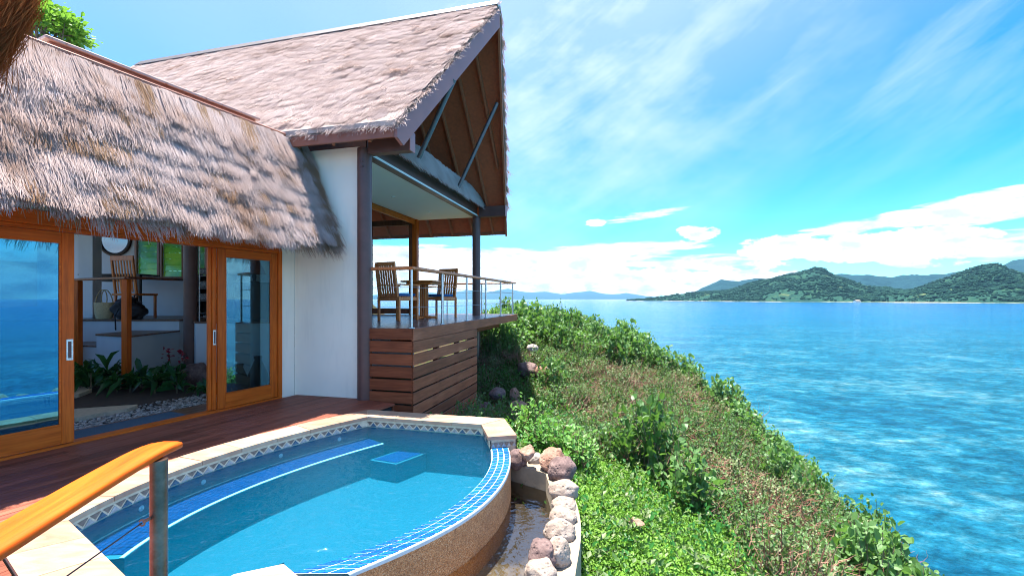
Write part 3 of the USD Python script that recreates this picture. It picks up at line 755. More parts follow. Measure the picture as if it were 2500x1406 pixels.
# thatch skirt over the gable beam
b = MB(); slabq(b, [H(0.45, 0.0, 4.62), H(5.7, 0.0, 4.62), H(5.7, 0.20, 4.22), H(0.45, 0.20, 4.22)], [0, 0, -0.05])
sk = obj("gable_skirt", b, M["thatch_bed"], house)
DS = np.array(0.25 * MS - 0.52 * Z3); DS /= np.linalg.norm(DS); NS = np.array(0.52 * MS + 0.25 * Z3); NS /= np.linalg.norm(NS)
pts = [H(u + r.normal(0, 0.02), 0.02 + 0.18 * f + r.normal(0, 0.01), 4.64 - 0.40 * f) for f in (0.0, 0.2, 0.4, 0.6, 0.8) for u in np.arange(0.42, 5.75, 0.045)]
thatch_on(sk, np.array(pts), DS, NS, te_protos, M["thatch_skirt"], 4, jit=0.3)

# cream front wall and its return to the door frame; other walls of the house
b = MB(); hbox(b, 0.0, 0.15, -1.313, -0.09, -0.3, 4.05, 0); obj("front_wall", b, M["plaster"], house)
b = MB(); wbox(b, 4.905, 5.158, -0.12, -0.002, -0.3, 3.9, 0); obj("side_wall", b, M["plaster"], house)
b = MB(); plate(b, [H(0.0, TB + 0.3, 4.15), H(5.6, TB + 0.3, 4.15), H(5.6, TB + 0.3, zr(5.6) - 0.1), H(UA, TB + 0.3, ZA - 0.15), H(0.0, TB + 0.3, zl(0) - 0.1)], MS * 0.12)
obj("rear_gable_wall", b, M["plaster"], house)
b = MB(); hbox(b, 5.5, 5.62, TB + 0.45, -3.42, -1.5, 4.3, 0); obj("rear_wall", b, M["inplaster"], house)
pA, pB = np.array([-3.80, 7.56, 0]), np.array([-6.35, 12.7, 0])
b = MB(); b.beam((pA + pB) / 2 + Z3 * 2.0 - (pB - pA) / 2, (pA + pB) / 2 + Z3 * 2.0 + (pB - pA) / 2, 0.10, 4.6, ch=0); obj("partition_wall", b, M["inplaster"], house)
# ceiling of the verandah with two recessed lamps
b = MB(); hbox(b, 0.10, 5.68, -1.85, 0.05, 3.925, 3.97, 0); ceil = obj("verandah_ceiling", b, M["ceiling"], house)
for px, py in ((960, 481), (1048, 519)):
    c = onz(px, py, 3.925); b = MB(); b.lathe(c, [(0.0, 0.004), (0.035, 0.004), (0.037, -0.004), (0.05, -0.006), (0.052, 0.003)], 18)
    obj("downlight", b, M["inox"], ceil, smooth=40)
# verandah door frame and the far side window
b = MB(); hbox(b, 0.15, 5.6, -1.92, -1.86, 3.78, 3.92); obj("door_header", b, M["door"], house)
b = MB(); hbox(b, 5.5, 5.64, -1.95, -1.80, 1.14, 3.92); obj("door_jamb", b, M["door_v"], house)
b = MB(); hbox(b, 5.52, 5.60, -2.06, -1.96, 1.14, 3.90); obj("door_jamb", b, M["inwood"], house)
win = part("side_window", house)
for nm, a in (("rail", (5.54, 5.62, -3.36, -2.07, 3.77, 3.93)), ("rail", (5.54, 5.62, -3.36, -2.07, 1.16, 1.32)), ("stile", (5.54, 5.62, -3.42, -3.30, 1.14, 3.93))):
    b = MB(); hbox(b, *a); obj(nm, b, M["inwood"], win)
b = MB(); hbox(b, 5.575, 5.583, -3.30, -2.07, 1.32, 3.77, 0); obj("pane", b, M["clear"], win)
b = MB(); hbox(b, 5.52, 5.62, -3.42, -1.95, -1.4, 1.14, 0); obj("base_wall", b, M["inplaster"], house)
b = MB(); b.prism(Polygon([H(0.2, -1.9, 0)[:2], H(5.5, -1.9, 0)[:2], H(5.5, -3.4, 0)[:2], (-5.5, 11.3), H(0.2, -1.95, 0)[:2]]), 1.0, 1.13)
obj("house_floor", b, M["floor"], house)

# ------------------------------------------------------------------ balcony
ZB = 1.14
balc = thing("timber_balcony", label="raised timber balcony with slatted base, steel posts and wire railing", cat="balcony")
UB1, TF = 6.93, 0.87
tb = np.arange(-1.85, TF - 0.02, 0.118)
for t in tb:
    b = MB(); hbox(b, 0.0 if t > -0.1 else 0.17, UB1 - 0.03, t + 0.003, min(t + 0.115, TF - 0.03), ZB - 0.03, ZB)
    obj("deck_board", b, M["hdeck"], balc)
pitch, hb = 0.2, 0.174
for k in range(11):
    z1 = ZB - k * pitch - 0.002
    zlo = z1 - hb
    b = MB(); hbox(b, -0.03, 0.0, 0.10 if k < 6 else 0.0, TF - 0.004, zlo, z1, 0.005); obj("slat", b, M["slat_t"], balc)
    b = MB(); hbox(b, -0.03, UB1 if k == 0 else 3.05, TF - 0.028, TF + 0.004, zlo - (0.02 if k == 0 else 0), z1, 0.005); obj("slat", b, M["slat"], balc)
b = MB()
hbox(b, 0.002, 0.02, TF - 0.06, TF - 0.03, -1.1, ZB - 0.04)
for u in (1.0, 2.0, 3.0): hbox(b, u - 0.04, u + 0.04, TF - 0.12, TF - 0.03, -1.4, ZB - 0.04)
obj("slat_bearer", b, M["slat_t"], balc)
b = MB(); hbox(b, UB1 - 0.03, UB1, -1.85, TF - 0.03, ZB - 0.19, ZB - 0.002); obj("edge_beam", b, M["slat_t"], balc)
for u in np.arange(0.35, UB1 - 0.1, 0.45):
    b = MB(); hbox(b, u - 0.022, u + 0.022, -1.85, TF - 0.03, ZB - 0.175, ZB - 0.032); obj("joist", b, M["slat_t"], balc)
for t in (-1.4, 0.45):
    b = MB(); hbox(b, 0.1, 6.2, t - 0.05, t + 0.05, ZB - 0.36, ZB - 0.177); obj("bearer", b, M["slat_t"], balc)
b = MB(); hbox(b, 3.15, 3.27, TF - 0.25, TF - 0.13, -1.8, ZB - 0.36); obj("stump", b, M["concrete"], balc)
b = MB(); hbox(b, 5.4, 5.55, -0.1, 0.1, -1.6, ZB - 0.36); obj("stump", b, M["concrete"], balc)
UPS = (0.05, 1.27, 2.58, 3.92, 5.26, 6.6)
TP = TF - 0.07
for u in UPS:
    b = MB(); b.tube([H(u, TP, ZB), H(u, TP, ZB + 0.925)], 0.021, 14); b.lathe(H(u, TP, ZB + 0.002), [(0, 0.012), (0.05, 0.012), (0.052, 0)], 16)
    obj("railing_post", b, M["inox"], balc, smooth=40)
for t in (-0.25, -1.4):
    b = MB(); b.tube([H(UB1 - 0.1, t, ZB), H(UB1 - 0.1, t, ZB + 0.925)], 0.021, 12); obj("railing_post", b, M["inox"], balc, smooth=40)
for zz in (0.645, 0.326):
    b = MB(); b.tube([H(0.05, 0.11, ZB + zz), H(0.05, TP, ZB + zz), ], 0.004, 6); obj("wire", b, M["cable"], balc)
    b = MB(); b.tube([H(0.05, TP, ZB + zz), H(6.6, TP, ZB + zz)], 0.004, 6); obj("wire", b, M["cable"], balc)
    b = MB(); b.tube([H(UB1 - 0.1, TP, ZB + zz), H(UB1 - 0.1, -1.8, ZB + zz)], 0.004, 6); obj("wire", b, M["cable"], balc)
for p0, p1, mt in ((H(0.05, 0.10, ZB + 0.945), H(0.05, TP + 0.05, ZB + 0.945), "brail"), (H(0.10, TP, ZB + 0.9452), H(UB1 - 0.06, TP, ZB + 0.9452), "brail"), (H(UB1 - 0.1, TP - 0.06, ZB + 0.944), H(UB1 - 0.1, -1.8, ZB + 0.944), "brail")):
    b = MB(); b.beam(p0, p1, 0.105, 0.05, ch=0.012); obj("handrail", b, M[mt], balc)

# ------------------------------------------------------------------ balcony furniture
def armchair(name, u, t, rot, label):
    c = H(u, t, ZB)
    th = thing(name, c, HROT + rot, (1.12, 1.12, 1.16), label=label, cat="chair")
    X = np.eye(3)
    for x in (-0.24, 0.24):
        for y, z1, lean in ((-0.27, 0.64, 0.0), (0.26, 0.44, 0.0)):
            b = MB(); b.box([y if False else 0, 0, 0], X, [0, 0, 0]) if False else None
            b.box([0.24 if y < 0 else -0.24, x * 1.12, z1 / 2], X, [0.022, 0.022, z1 / 2], 0.004); obj("leg", b, M["chair"], th)
        b = MB(); b.beam([-0.26, x * 1.12, 0.66], [0.30, x * 1.12, 0.655], 0.055, 0.024, ch=0.008); obj("armrest", b, M["chair"], th)
        b = MB(); b.beam([-0.22, x * 1.12, 0.40], [0.22, x * 1.12, 0.40], 0.022, 0.06); obj("seat_rail", b, M["chair"], th)
        b = MB(); b.beam([-0.25, x * 1.0, 0.42], [-0.34, x * 1.0, 1.04], 0.035, 0.045, up=(1, 0, 0)); obj("back_post", b, M["chair"], th)
    for y in np.linspace(-0.19, 0.19, 7):
        b = MB(); b.beam([-0.25, y, 0.44], [-0.335, y, 1.0], 0.048, 0.014, up=(1, 0, 0)); obj("back_slat", b, M["chair"], th)
    b = MB(); b.beam([-0.338, -0.26, 1.03], [-0.338, 0.26, 1.03], 0.03, 0.07, ch=0.008); obj("top_rail", b, M["chair"], th)
    b = MB(); b.beam([-0.235, -0.25, 0.40], [-0.235, 0.25, 0.40], 0.022, 0.07); obj("cross_rail", b, M["chair"], th)
    b = MB(); b.beam([0.235, -0.25, 0.40], [0.235, 0.25, 0.40], 0.022, 0.06); obj("cross_rail", b, M["chair"], th)
    for x in np.linspace(-0.2, 0.2, 7):
        b = MB(); b.box([x, 0, 0.44], X, [0.026, 0.255, 0.008], 0.003); obj("seat_slat", b, M["chair"], th)
    b = MB(); b.box([0.02, 0, 0.474], X, [0.22, 0.235, 0.024], 0.018); obj("seat_cushion", b, M["navy"], th, smooth=30)
    return th
armchair("armchair", 2.42, -0.72, -0.30, "nearer teak armchair, its slatted back towards the cream wall's post")
armchair("armchair", 3.95, -0.42, PI - 0.25, "further teak armchair on the right of the balcony table")
tb_ = thing("balcony_table", H(3.28, -0.52, ZB), HROT, (1.12, 1.12, 1.16), label="square teak pedestal table between the two balcony armchairs", cat="table")
b = MB(); b.box([0, 0, 0.745], np.eye(3), [0.36, 0.36, 0.016], 0.008); obj("tabletop", b, M["chair"], tb_)
b = MB(); b.box([0, 0, 0.705], np.eye(3), [0.27, 0.27, 0.022], 0.004); obj("apron", b, M["chair"], tb_)
for x, y in ((-0.05, -0.05), (0.05, -0.05), (0.05, 0.05), (-0.05, 0.05)):
    b = MB(); b.box([x, y, 0.37], np.eye(3), [0.022, 0.022, 0.312], 0.004); obj("leg", b, M["chair"], tb_)
for a in (0, PI / 2):
    b = MB(); d = np.array([math.cos(a), math.sin(a), 0]); b.beam(-0.30 * d + Z3 * (0.03 + 0.001 * a), 0.30 * d + Z3 * (0.03 + 0.001 * a), 0.06, 0.05, ch=0.012); obj("foot", b, M["chair"], tb_)

# ------------------------------------------------------------------ the wing: thatched lean-to roof, sliding doors, entry hall
wing = thing("entry_wing", label="low wing with shaggy thatched roof and orange timber sliding doors beside the deck", cat="house wing")
OE, ZE, OR_, ZR = 1.05, 2.33, 0.25, 4.145
LS = math.hypot(OE - OR_, ZR - ZE)
DW = ((OE - OR_) * WN + (ZE - ZR) * Z3) / LS
NW = ((ZR - ZE) * WN + (OE - OR_) * Z3) / LS
A0, A1 = -1.2, 5.10
wroof = part("thatched_roof", wing)
b = MB()
o0, z0 = OR_ - 0.02, ZR - 0.03
bt = (LS - 0.30) / LS
o1, z1 = OR_ + (OE - OR_) * bt, ZR + (ZE - ZR) * bt
slabq(b, [W(A0, o0, z0), W(A1 - 0.03, o0, z0), W(A1 - 0.03, o1, z1), W(A0, o1, z1)], -NW * 0.16)
obj("thatch_bed", b, M["thatch_bed"], wroof)
r = np.random.default_rng(33)
wt = [tuft(200 + k, 76, 0.14, 0.40, 0.0056, 0.045, 0.24, 0.045, 0.7) for k in range(8)]
pts, tan, lay = [], [], 0
for s in [x + y for x in np.arange(0.0, LS - 0.30, 0.215) for y in (0.0, 0.05)]:
    lay = int(s / 0.215)
    for a in np.arange(A0, A1, 0.036):
        wob = 0.05 * math.sin(a * 2.3 + lay * 1.7) + 0.035 * math.sin(a * 6.1 + lay * 2.9)
        ss = min(max(s + wob * (1 if s > 0.1 else 0) + r.normal(0, 0.016), 0.13), LS - 0.36)
        aa = a + r.normal(0, 0.02)
        pts.append(W(aa, OR_, ZR) + DW * ss + NW * (0.045 + r.normal(0, 0.012)))
        tan.append(r.random() < (0.06 + 0.34 * (meshkit.noise(np.array([aa * 1.3, ss * 2.2, 1.0])) > 0.72) + (0.55 if aa > A1 - 0.12 else 0)))
pts = np.array(pts)
thatch_on(wroof, pts, DW, NW, wt, M["thatch_low"], 5, jit=0.075, tan=np.array(tan), tan_mat=M["thatch_tan"])
# ragged verge towards the cream wall and long loose straws at the eave
pts, Ds = [], []
for s in np.arange(0.0, LS - 0.25, 0.03):
    for k in range(3):
        pts.append(W(A1 - 0.02 - 0.05 * k + r.normal(0, 0.01), OR_, ZR) + DW * s + NW * (0.02 - 0.05 * k)); Ds.append(DW + (0.10 + 0.06 * r.normal()) * WA)
for a in np.arange(A0, A1, 0.032):
    pts.append(W(a, OR_, ZR) + DW * (LS - 0.36 + 0.04 * math.sin(a * 3.1) + r.normal(0, 0.03)) + NW * r.uniform(-0.08, 0.04)); Ds.append(DW - 0.05 * WN + 0.12 * r.normal() * WA)
Ds = np.array(Ds); Ds /= np.linalg.norm(Ds, axis=1, keepdims=True)
Nn = NW - (Ds @ NW)[:, None] * Ds; Nn /= np.linalg.norm(Nn, axis=1, keepdims=True)
ve = [tuft(230 + k, 24, 0.09, 0.38, 0.0058, 0.05, 0.55, 0.09) for k in range(5)]
thatch_on(wroof, np.array(pts), Ds, Nn, ve, M["thatch_low"], 6, name="thatch_fringe", jit=0.15, tan=r.random(len(pts)) < 0.45, tan_mat=M["thatch_tan"])
b = MB(); wbox(b, A0, A1 - 0.02, OR_ - 0.06, OR_ + 0.02, ZR + 0.005, ZR + 0.06, 0.008); obj("ridge_flashing", b, M["copper"], wing)
flat = Polygon([W(A0, OR_ - 0.06, 0)[:2], W(5.02, OR_ - 0.06, 0)[:2], H(0.3, -1.25, 0)[:2], H(0.3, TB + 0.3, 0)[:2], W(A0, -5.5, 0)[:2]])
light_hole = Polygon([W(1.6, -0.5, 0)[:2], W(4.3, -0.5, 0)[:2], W(4.3, -1.9, 0)[:2], W(1.6, -1.9, 0)[:2]])
flat = unary_union([flat, Polygon([H(0.3, TB + 0.35, 0)[:2], H(5.6, TB + 0.35, 0)[:2], (-9.0, 14.4), (-13.3, 12.5), W(A0, -5.5, 0)[:2]]).convex_hull])
b = MB(); b.prism(flat.difference(light_hole), 4.06, 4.14); obj("flat_roof", b, M["inplaster"], wing)
gs = Graph("opal_skylight_sheet"); M["opal"] = gs.done(gs("translucent_bsdf", "BSDF", color=(0.42, 0.47, 0.52)))
b = MB(); b.prism(light_hole.buffer(0.03), 4.145, 4.155); obj("skylight", b, M["opal"], wing)  # unseen panel, added to pass soft daylight into the dark hall
vent = part("roof_parapet", wing)
b = MB(); wbox(b, 2.105, 4.37, -0.02, 0.14, 4.141, 4.285); obj("parapet_face", b, M["copper"], vent)
b = MB(); wbox(b, 2.06, 4.41, -0.06, 0.19, 4.286, 4.322, 0.006); obj("parapet_cap", b, M["flash_top"], vent)

HT, HB = 2.53, 2.375
b = MB(); wbox(b, A0, 4.905, -0.12, -0.004, HT + 0.002, 4.05, 0); obj("upper_wall", b, M["plaster"], wing)
b = MB(); wbox(b, A0, 4.898, -0.11, 0.03, HB, HT, 0.006); obj("door_header", b, M["door"], wing)
b = MB(); wbox(b, A0, 4.898, -0.115, 0.015, HB - 0.045, HB - 0.002, 0.004); obj("door_track", b, M["door"], wing)
b = MB(); wbox(b, A0, 4.898, -0.12, 0.035, -0.04, 0.025, 0.006); obj("threshold", b, M["door"], wing)
b = MB(); wbox(b, 4.835, 4.90, -0.11, 0.03, 0.026, HB - 0.002, 0.005); obj("door_jamb", b, M["door_v"], wing)

def door_panel(a0, a1, o, handle_at, glass, stile=0.105, bottom=0.20, name="sliding_door"):
    p = part(name, wing)
    z0, z1 = 0.03, HB - 0.05
    for x0, x1 in ((a0, a0 + stile), (a1 - stile, a1)):
        b = MB(); wbox(b, x0, x1, o - 0.022, o + 0.022, z0, z1, 0.005); obj("stile", b, M["door_v"], p)
    b = MB(); wbox(b, a0 + stile, a1 - stile, o - 0.021, o + 0.021, z0, z0 + bottom, 0.005); obj("bottom_rail", b, M["door"], p)
    b = MB(); wbox(b, a0 + stile, a1 - stile, o - 0.021, o + 0.021, z1 - 0.105, z1, 0.005); obj("top_rail", b, M["door"], p)
    b = MB()
    for x0, x1, y0, y1 in ((a0 + stile, a1 - stile, z0 + bottom, z0 + bottom + 0.018), (a0 + stile, a1 - stile, z1 - 0.123, z1 - 0.105), (a0 + stile, a0 + stile + 0.018, z0 + bottom + 0.018, z1 - 0.123), (a1 - stile - 0.018, a1 - stile, z0 + bottom + 0.018, z1 - 0.123)):
        wbox(b, x0, x1, o + 0.004, o + 0.016, y0, y1, 0.003)
    obj("glazing_bead", b, M["door"], p)
    b = MB(); wbox(b, a0 + stile, a1 - stile, o - 0.003, o + 0.003, z0 + bottom, z1 - 0.105, 0); obj("pane", b, glass, p)
    if handle_at is not None:
        hp = part("handle", p)
        h = handle_at
        b = MB()
        for x0, x1, y0, y1 in ((h - 0.028, h - 0.014, 0.93, 1.16), (h + 0.014, h + 0.028, 0.93, 1.16), (h - 0.014, h + 0.014, 0.93, 0.955), (h - 0.014, h + 0.014, 1.135, 1.16)):
            wbox(b, x0, x1, o + 0.0222, o + 0.028, y0, y1, 0.001)
        obj("handle_frame", b, M["inox"], hp)
        b = MB(); wbox(b, h - 0.014, h + 0.014, o + 0.0223, o + 0.0245, 0.955, 1.135, 0); obj("finger_pull", b, M["steel"], hp)
    return p
door_panel(0.95, 2.355, -0.015, 2.315, M["glass"])
door_panel(-0.6, 0.945, -0.015, None, M["glass"])
door_panel(3.90, 4.83, -0.015, None, M["glass_open"])
b = MB(); wbox(b, 3.80, 3.845, -0.095, -0.055, 0.03, HB - 0.05, 0.004); wbox(b, 3.848, 3.898, -0.075, -0.030, 0.03, HB - 0.05, 0.004); lead = obj("leading_stile", b, M["door_v"], wing)
b = MB(); wbox(b, 3.852, 3.892, -0.029, -0.024, 0.95, 1.16, 0.001); obj("handle", b, M["inox"], lead)
b = MB(); wbox(b, 3.864, 3.880, -0.0238, -0.021, 0.97, 1.14, 0.0); obj("finger_pull", b, M["steel"], lead)

# hall envelope
b = MB()
bw0, bw1 = np.array([-13.2, 12.35, 0]), np.array([-6.0, 12.35, 0])
def wallseg(b, p0, p1, z0, z1, th=0.1):
    b.beam(np.array([*p0[:2], (z0 + z1) / 2]), np.array([*p1[:2], (z0 + z1) / 2]), th, z1 - z0, ch=0)
# back wall around three louvred openings
wins = [(-10.40, -9.84, 2.26, 3.42), (-9.70, -9.16, 2.22, 3.38), (-8.78, -8.52, 2.2, 3.4)]
xs = [-13.2] + [v for w in wins for v in w[:2]] + [-6.0]
for k in range(0, len(xs), 2): wallseg(b, (xs[k], 12.35), (xs[k + 1], 12.35), -0.2, 4.6)
for x0, x1, z0, z1 in wins:
    wallseg(b, (x0, 12.35), (x1, 12.35), -0.2, z0); wallseg(b, (x0, 12.35), (x1, 12.35), z1, 4.6)
wallseg(b, W(A0, -0.1, 0), (-13.2, 12.35), -0.2, 1.4); wallseg(b, W(A0, -0.1, 0), (-13.2, 12.35), 3.7, 4.6)  # unseen side wall left open at mid height to let light in
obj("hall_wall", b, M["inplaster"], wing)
b = MB(); b.box([-10.25, 10.75, 2.6], np.eye(3), [0.17, 0.12, 1.455], 0); obj("hall_pier", b, M["inplaster"], wing)
for x0, x1, z0, z1 in wins:
    p = part("louvre_window", wing)
    b = MB()
    for a, c in (((x0 - 0.03, z0), (x0 - 0.03, z1)), ((x1 + 0.03, z0), (x1 + 0.03, z1))): b.beam([a[0], 12.28, a[1] - 0.05], [c[0], 12.28, c[1] + 0.05], 0.06, 0.06, up=(0, 1, 0))
    for z in (z0 - 0.025, z1 + 0.025): b.beam([x0, 12.28, z], [x1, 12.28, z], 0.055, 0.05)
    obj("window_frame", b, M["inwood"], p)
    n = 7
    for k in range(n):
        zc = z0 + (z1 - z0) * (k + 0.5) / n
        b = MB(); ax = np.array([[1, 0, 0], [0, 0.17, 0.985], [0, -0.985, 0.17]]); b.box([(x0 + x1) / 2, 12.32, zc], ax, [(x1 - x0) / 2 - 0.005, (z1 - z0) / n * 0.5, 0.003], 0.001)
        obj("louvre_blade", b, M["louvre"], p)
# floors, steps and planter
hall = Polygon([W(-1, -0.12, 0)[:2], W(5.0, -0.12, 0)[:2], (-3.86, 7.6), (-6.3, 12.3), (-13.1, 12.3)])
def poly(b, pts, z0, z1): return b.prism(Polygon([tuple(p) for p in pts]), z0, z1)
upper = Polygon([(-13.1, 9.9), (-7.45, 9.9), (-7.45, 10.1), (-6.44, 9.02), (-4.62, 9.02), (-6.2, 12.3), (-13.1, 12.3)])
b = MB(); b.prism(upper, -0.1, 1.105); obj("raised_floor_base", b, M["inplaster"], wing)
b = MB(); b.prism(upper.buffer(0.02), 1.106, 1.14); obj("raised_floor", b, M["floor"], wing)
st1 = [(-7.27, 8.4), (-7.45, 9.895), (-8.46, 9.895), (-8.36, 8.9)]
b = MB(); poly(b, st1, -0.1, 0.868); obj("step", b, M["inplaster"], wing)
b = MB(); b.prism(Polygon(st1).buffer(0.018), 0.869, 0.9); obj("step_tread", b, M["floor"], wing)
st2 = [(-8.365, 8.92), (-8.465, 9.89), (-9.5, 9.89), (-9.5, 9.2)]
b = MB(); poly(b, st2, -0.1, 0.63); obj("step", b, M["inplaster"], wing)
b = MB(); b.prism(Polygon(st2).buffer(0.012), 0.631, 0.655); obj("step_tread", b, M["floor"], wing)
b = MB(); wbox(b, -1, 5.0, -0.75, -0.122, -0.10, -0.015, 0.003); obj("entry_floor", b, M["floor"], wing)
b = MB(); b.prism(hall.intersection(Polygon([W(-1, -0.752, 0)[:2], W(5.1, -0.752, 0)[:2], W(5.1, -6, 0)[:2], W(-1, -8, 0)[:2]])), -0.2, -0.06); obj("garden_soil", b, M["soil"], wing)
# timber hand rail on posts inside
tp0, tp1, tp2 = np.array([-9.05, 9.02, 1.99]), np.array([-7.26, 8.33, 2.0]), np.array([-7.42, 9.95, 2.03])
hr = thing("hall_railing", label="red timber railing on square posts above the indoor steps", cat="railing")
for p, q in ((tp0, tp1), (tp1, tp2)):
    b = MB(); b.beam(p, q, 0.07, 0.05, ch=0.012); obj("handrail", b, M["inwood"], hr)
for p in (tp1, np.array([-8.75, 8.93, 1.99])):
    b = MB(); b.box([p[0], p[1], 0.97], np.eye(3), [0.055 if p is tp1 else 0.04, 0.055, 1.0], 0.006); obj("post", b, M["door_v"], hr)
pc = thing("hall_post", label="dark round post standing behind the indoor plants", cat="post")
b = MB(); b.tube([[-6.72, 9.25, -0.1], [-6.72, 9.25, 4.05]], 0.125, 24); obj("shaft", b, M["steel"], pc, smooth=40)
b = MB(); b.tube([[-6.50, 9.2, 1.14], [-6.50, 9.2, 3.9]], 0.012, 8); obj("conduit", b, M["inox"], pc, smooth=40)
# furniture on the raised floor
F = 1.14
ch = thing("dining_chair", (-9.05, 10.6, F), -0.15, (1.3, 1.2, 1.25), label="slatted dining chair on the raised floor by the desk, seen through the open door", cat="chair")
for x in (-0.22, 0.22):
    b = MB(); b.beam([x, -0.20, 0.0], [x, -0.16, 0.46], 0.04, 0.04, up=(1, 0, 0)); b.beam([x, -0.16, 0.44], [x, -0.24, 1.12], 0.035, 0.04, up=(1, 0, 0)); obj("back_leg", b, M["chair"], ch)
    b = MB(); b.beam([x, 0.22, 0.0], [x, 0.22, 0.45], 0.04, 0.04, up=(1, 0, 0)); obj("front_leg", b, M["chair"], ch)
b = MB(); b.beam([-0.24, -0.243, 1.13], [0.24, -0.243, 1.13], 0.03, 0.09); obj("top_rail", b, M["chair"], ch)
for x in np.linspace(-0.15, 0.15, 6): b = MB(); b.beam([x, -0.17, 0.50], [x, -0.235, 1.10], 0.028, 0.014, up=(0, 1, 0)); obj("back_slat", b, M["chair"], ch)
b = MB(); b.box([0, 0.02, 0.455], np.eye(3), [0.25, 0.24, 0.02], 0.008); obj("seat", b, M["chair"], ch)
dk = thing("writing_desk", (-10.1, 11.4, F), 0.0, label="dark timber desk behind the dining chair in the hall", cat="desk")
b = MB(); b.box([0, 0, 1.07], np.eye(3), [0.78, 0.32, 0.022], 0.005); obj("desk_top", b, M["dark"], dk)
for x in (-0.7, 0.70):
    b = MB(); b.box([x, -0.25, 0.524], np.eye(3), [0.045, 0.04, 0.524], 0.004); obj("leg", b, M["dark"], dk)
b = MB(); b.box([0, -0.24, 0.97], np.eye(3), [0.64, 0.012, 0.075], 0.003); obj("apron", b, M["dark"], dk)
mi = thing("round_mirror", (-11.02, 12.28, 3.25), label="round dark framed mirror on the hall's back wall", cat="mirror")
b = MB(); an = np.linspace(0, 2 * PI, 41)
b.tube([[0.42 * math.cos(a), 0, 0.42 * math.sin(a)] for a in an], 0.05, 8, caps=False); obj("mirror_frame", b, M["dark"], mi, smooth=40)
b = MB(); c = trimesh.creation.cylinder(0.40, 0.012, sections=40); c.apply_transform(trimesh.transformations.rotation_matrix(PI / 2, [1, 0, 0])); b.tm(c)
gm = Graph("mirror_silver"); M["mirror"] = gm.principled((0.22, 0.25, 0.28), 0.05, metallic=1.0); obj("mirror_glass", b, M["mirror"], mi)
bk = thing("straw_basket", (-9.33, 10.12, F + 0.002), label="woven straw basket bag with two loop handles on the step edge", cat="bag")
b = MB(); prof = [(0.0, 0.0), (0.17, 0.005), (0.21, 0.15), (0.22, 0.38), (0.205, 0.38), (0.19, 0.15), (0.0, 0.03)]; b.lathe([0, 0, 0], prof, 20); v, f = b.arrays(); v = v * [1, 0.55, 1]; obj("basket_body", (v, f), M["bagstraw"], bk, smooth=40)
for y in (-0.08, 0.08):
    b = MB(); b.tube([[0.13 * math.cos(a), y * (1 - 0.6 * math.sin(a)), 0.37 + 0.30 * math.sin(a)] for a in np.linspace(0, PI, 12)], 0.011, 7); obj("handle", b, M["bagstraw"], bk, smooth=40)
bb = thing("black_bag", (-8.72, 10.08, F + 0.002), label="slumped black cloth bag with a hanging strap beside the straw basket", cat="bag")
m = trimesh.creation.icosphere(3, 1.0); v = m.vertices * [0.36, 0.17, 0.27]; v += 0.07 * (meshkit.fbm(m.vertices * 2.2 + 5, 3, 4)[:, None] - 0.5) * m.vertices * 3; v[:, 2] = np.maximum(v[:, 2] + 0.22, 0.0) * np.where(v[:, 0] > 0.1, 0.8, 1.05); obj("bag_body", (v, m.faces), M["bagblack"], bb, smooth=True)
b = MB(); b.tube([[-0.12, -0.13, 0.25], [-0.13, -0.22, 0.08], [-0.10, -0.24, -0.1], [-0.10, -0.235, -0.236]], 0.014, 7); b.tube([[0.1, 0, 0.38], [0.15, -0.04, 0.55], [0.22, 0, 0.52], [0.27, 0.02, 0.36]], 0.014, 7); obj("strap", b, M["bagblack"], bb, smooth=40)
sh = thing("open_shelf", (-7.35, 10.9, F), 0.0, label="black open shelf holding patterned cushions behind the hall post", cat="shelf")
b = MB()
for z in (0.12, 0.42, 0.72, 1.02): b.box([0, 0, z], np.eye(3), [0.42, 0.2, 0.018], 0.003)
for x in (-0.42, 0.42): b.box([x, 0, 0.55], np.eye(3), [0.02, 0.2, 0.53], 0.003)
b.box([0, 0.19, 0.55], np.eye(3), [0.42, 0.01, 0.5], 0.0)
obj("shelf_frame", b, M["dark"], sh)
for z, which in ((0.5, "lowest"), (0.8, "middle"), (1.12, "topmost")):
    b = MB(); b.box([0.05, -0.06, F + z + 0.018], np.eye(3), [0.3, 0.12, 0.075], 0.05); cu = obj("cushion", MB().box([-7.30, 10.82, F + z + 0.018], np.eye(3), [0.3, 0.12, 0.075], 0.05), M["cushion"], None, smooth=30)
    data(cu, label=f"{which} of the three patterned cushions on the black open shelf", cat="cushion", group="cushions on the open shelf")
cb = thing("side_cabinet", (-6.05, 10.35, F), 0.3, label="dark side cabinet seen through the right door's glass", cat="cabinet")
b = MB(); b.box([0, 0, 0.4], np.eye(3), [0.35, 0.22, 0.4], 0.006); obj("cabinet_body", b, M["dark"], cb)
b = MB(); b.box([0, 0, 0.82], np.eye(3), [0.38, 0.25, 0.018], 0.005); obj("cabinet_top", b, M["dark"], cb)
lp = thing("table_lamp", (-6.0, 10.3, F + 0.84), 0.0, label="table lamp with red cone shade on the dark side cabinet", cat="lamp")
b = MB(); b.lathe([0, 0, 0], [(0, 0), (0.1, 0.0), (0.11, 0.02), (0.03, 0.05), (0.05, 0.14), (0.02, 0.24), (0, 0.25)], 20); obj("lamp_base", b, M["clay"], lp, smooth=40)
b = MB(); b.lathe([0, 0, 0], [(0.24, 0.2), (0.10, 0.52), (0.095, 0.52), (0.235, 0.2)], 24); obj("lamp_shade", b, M["shade"], lp, smooth=40)
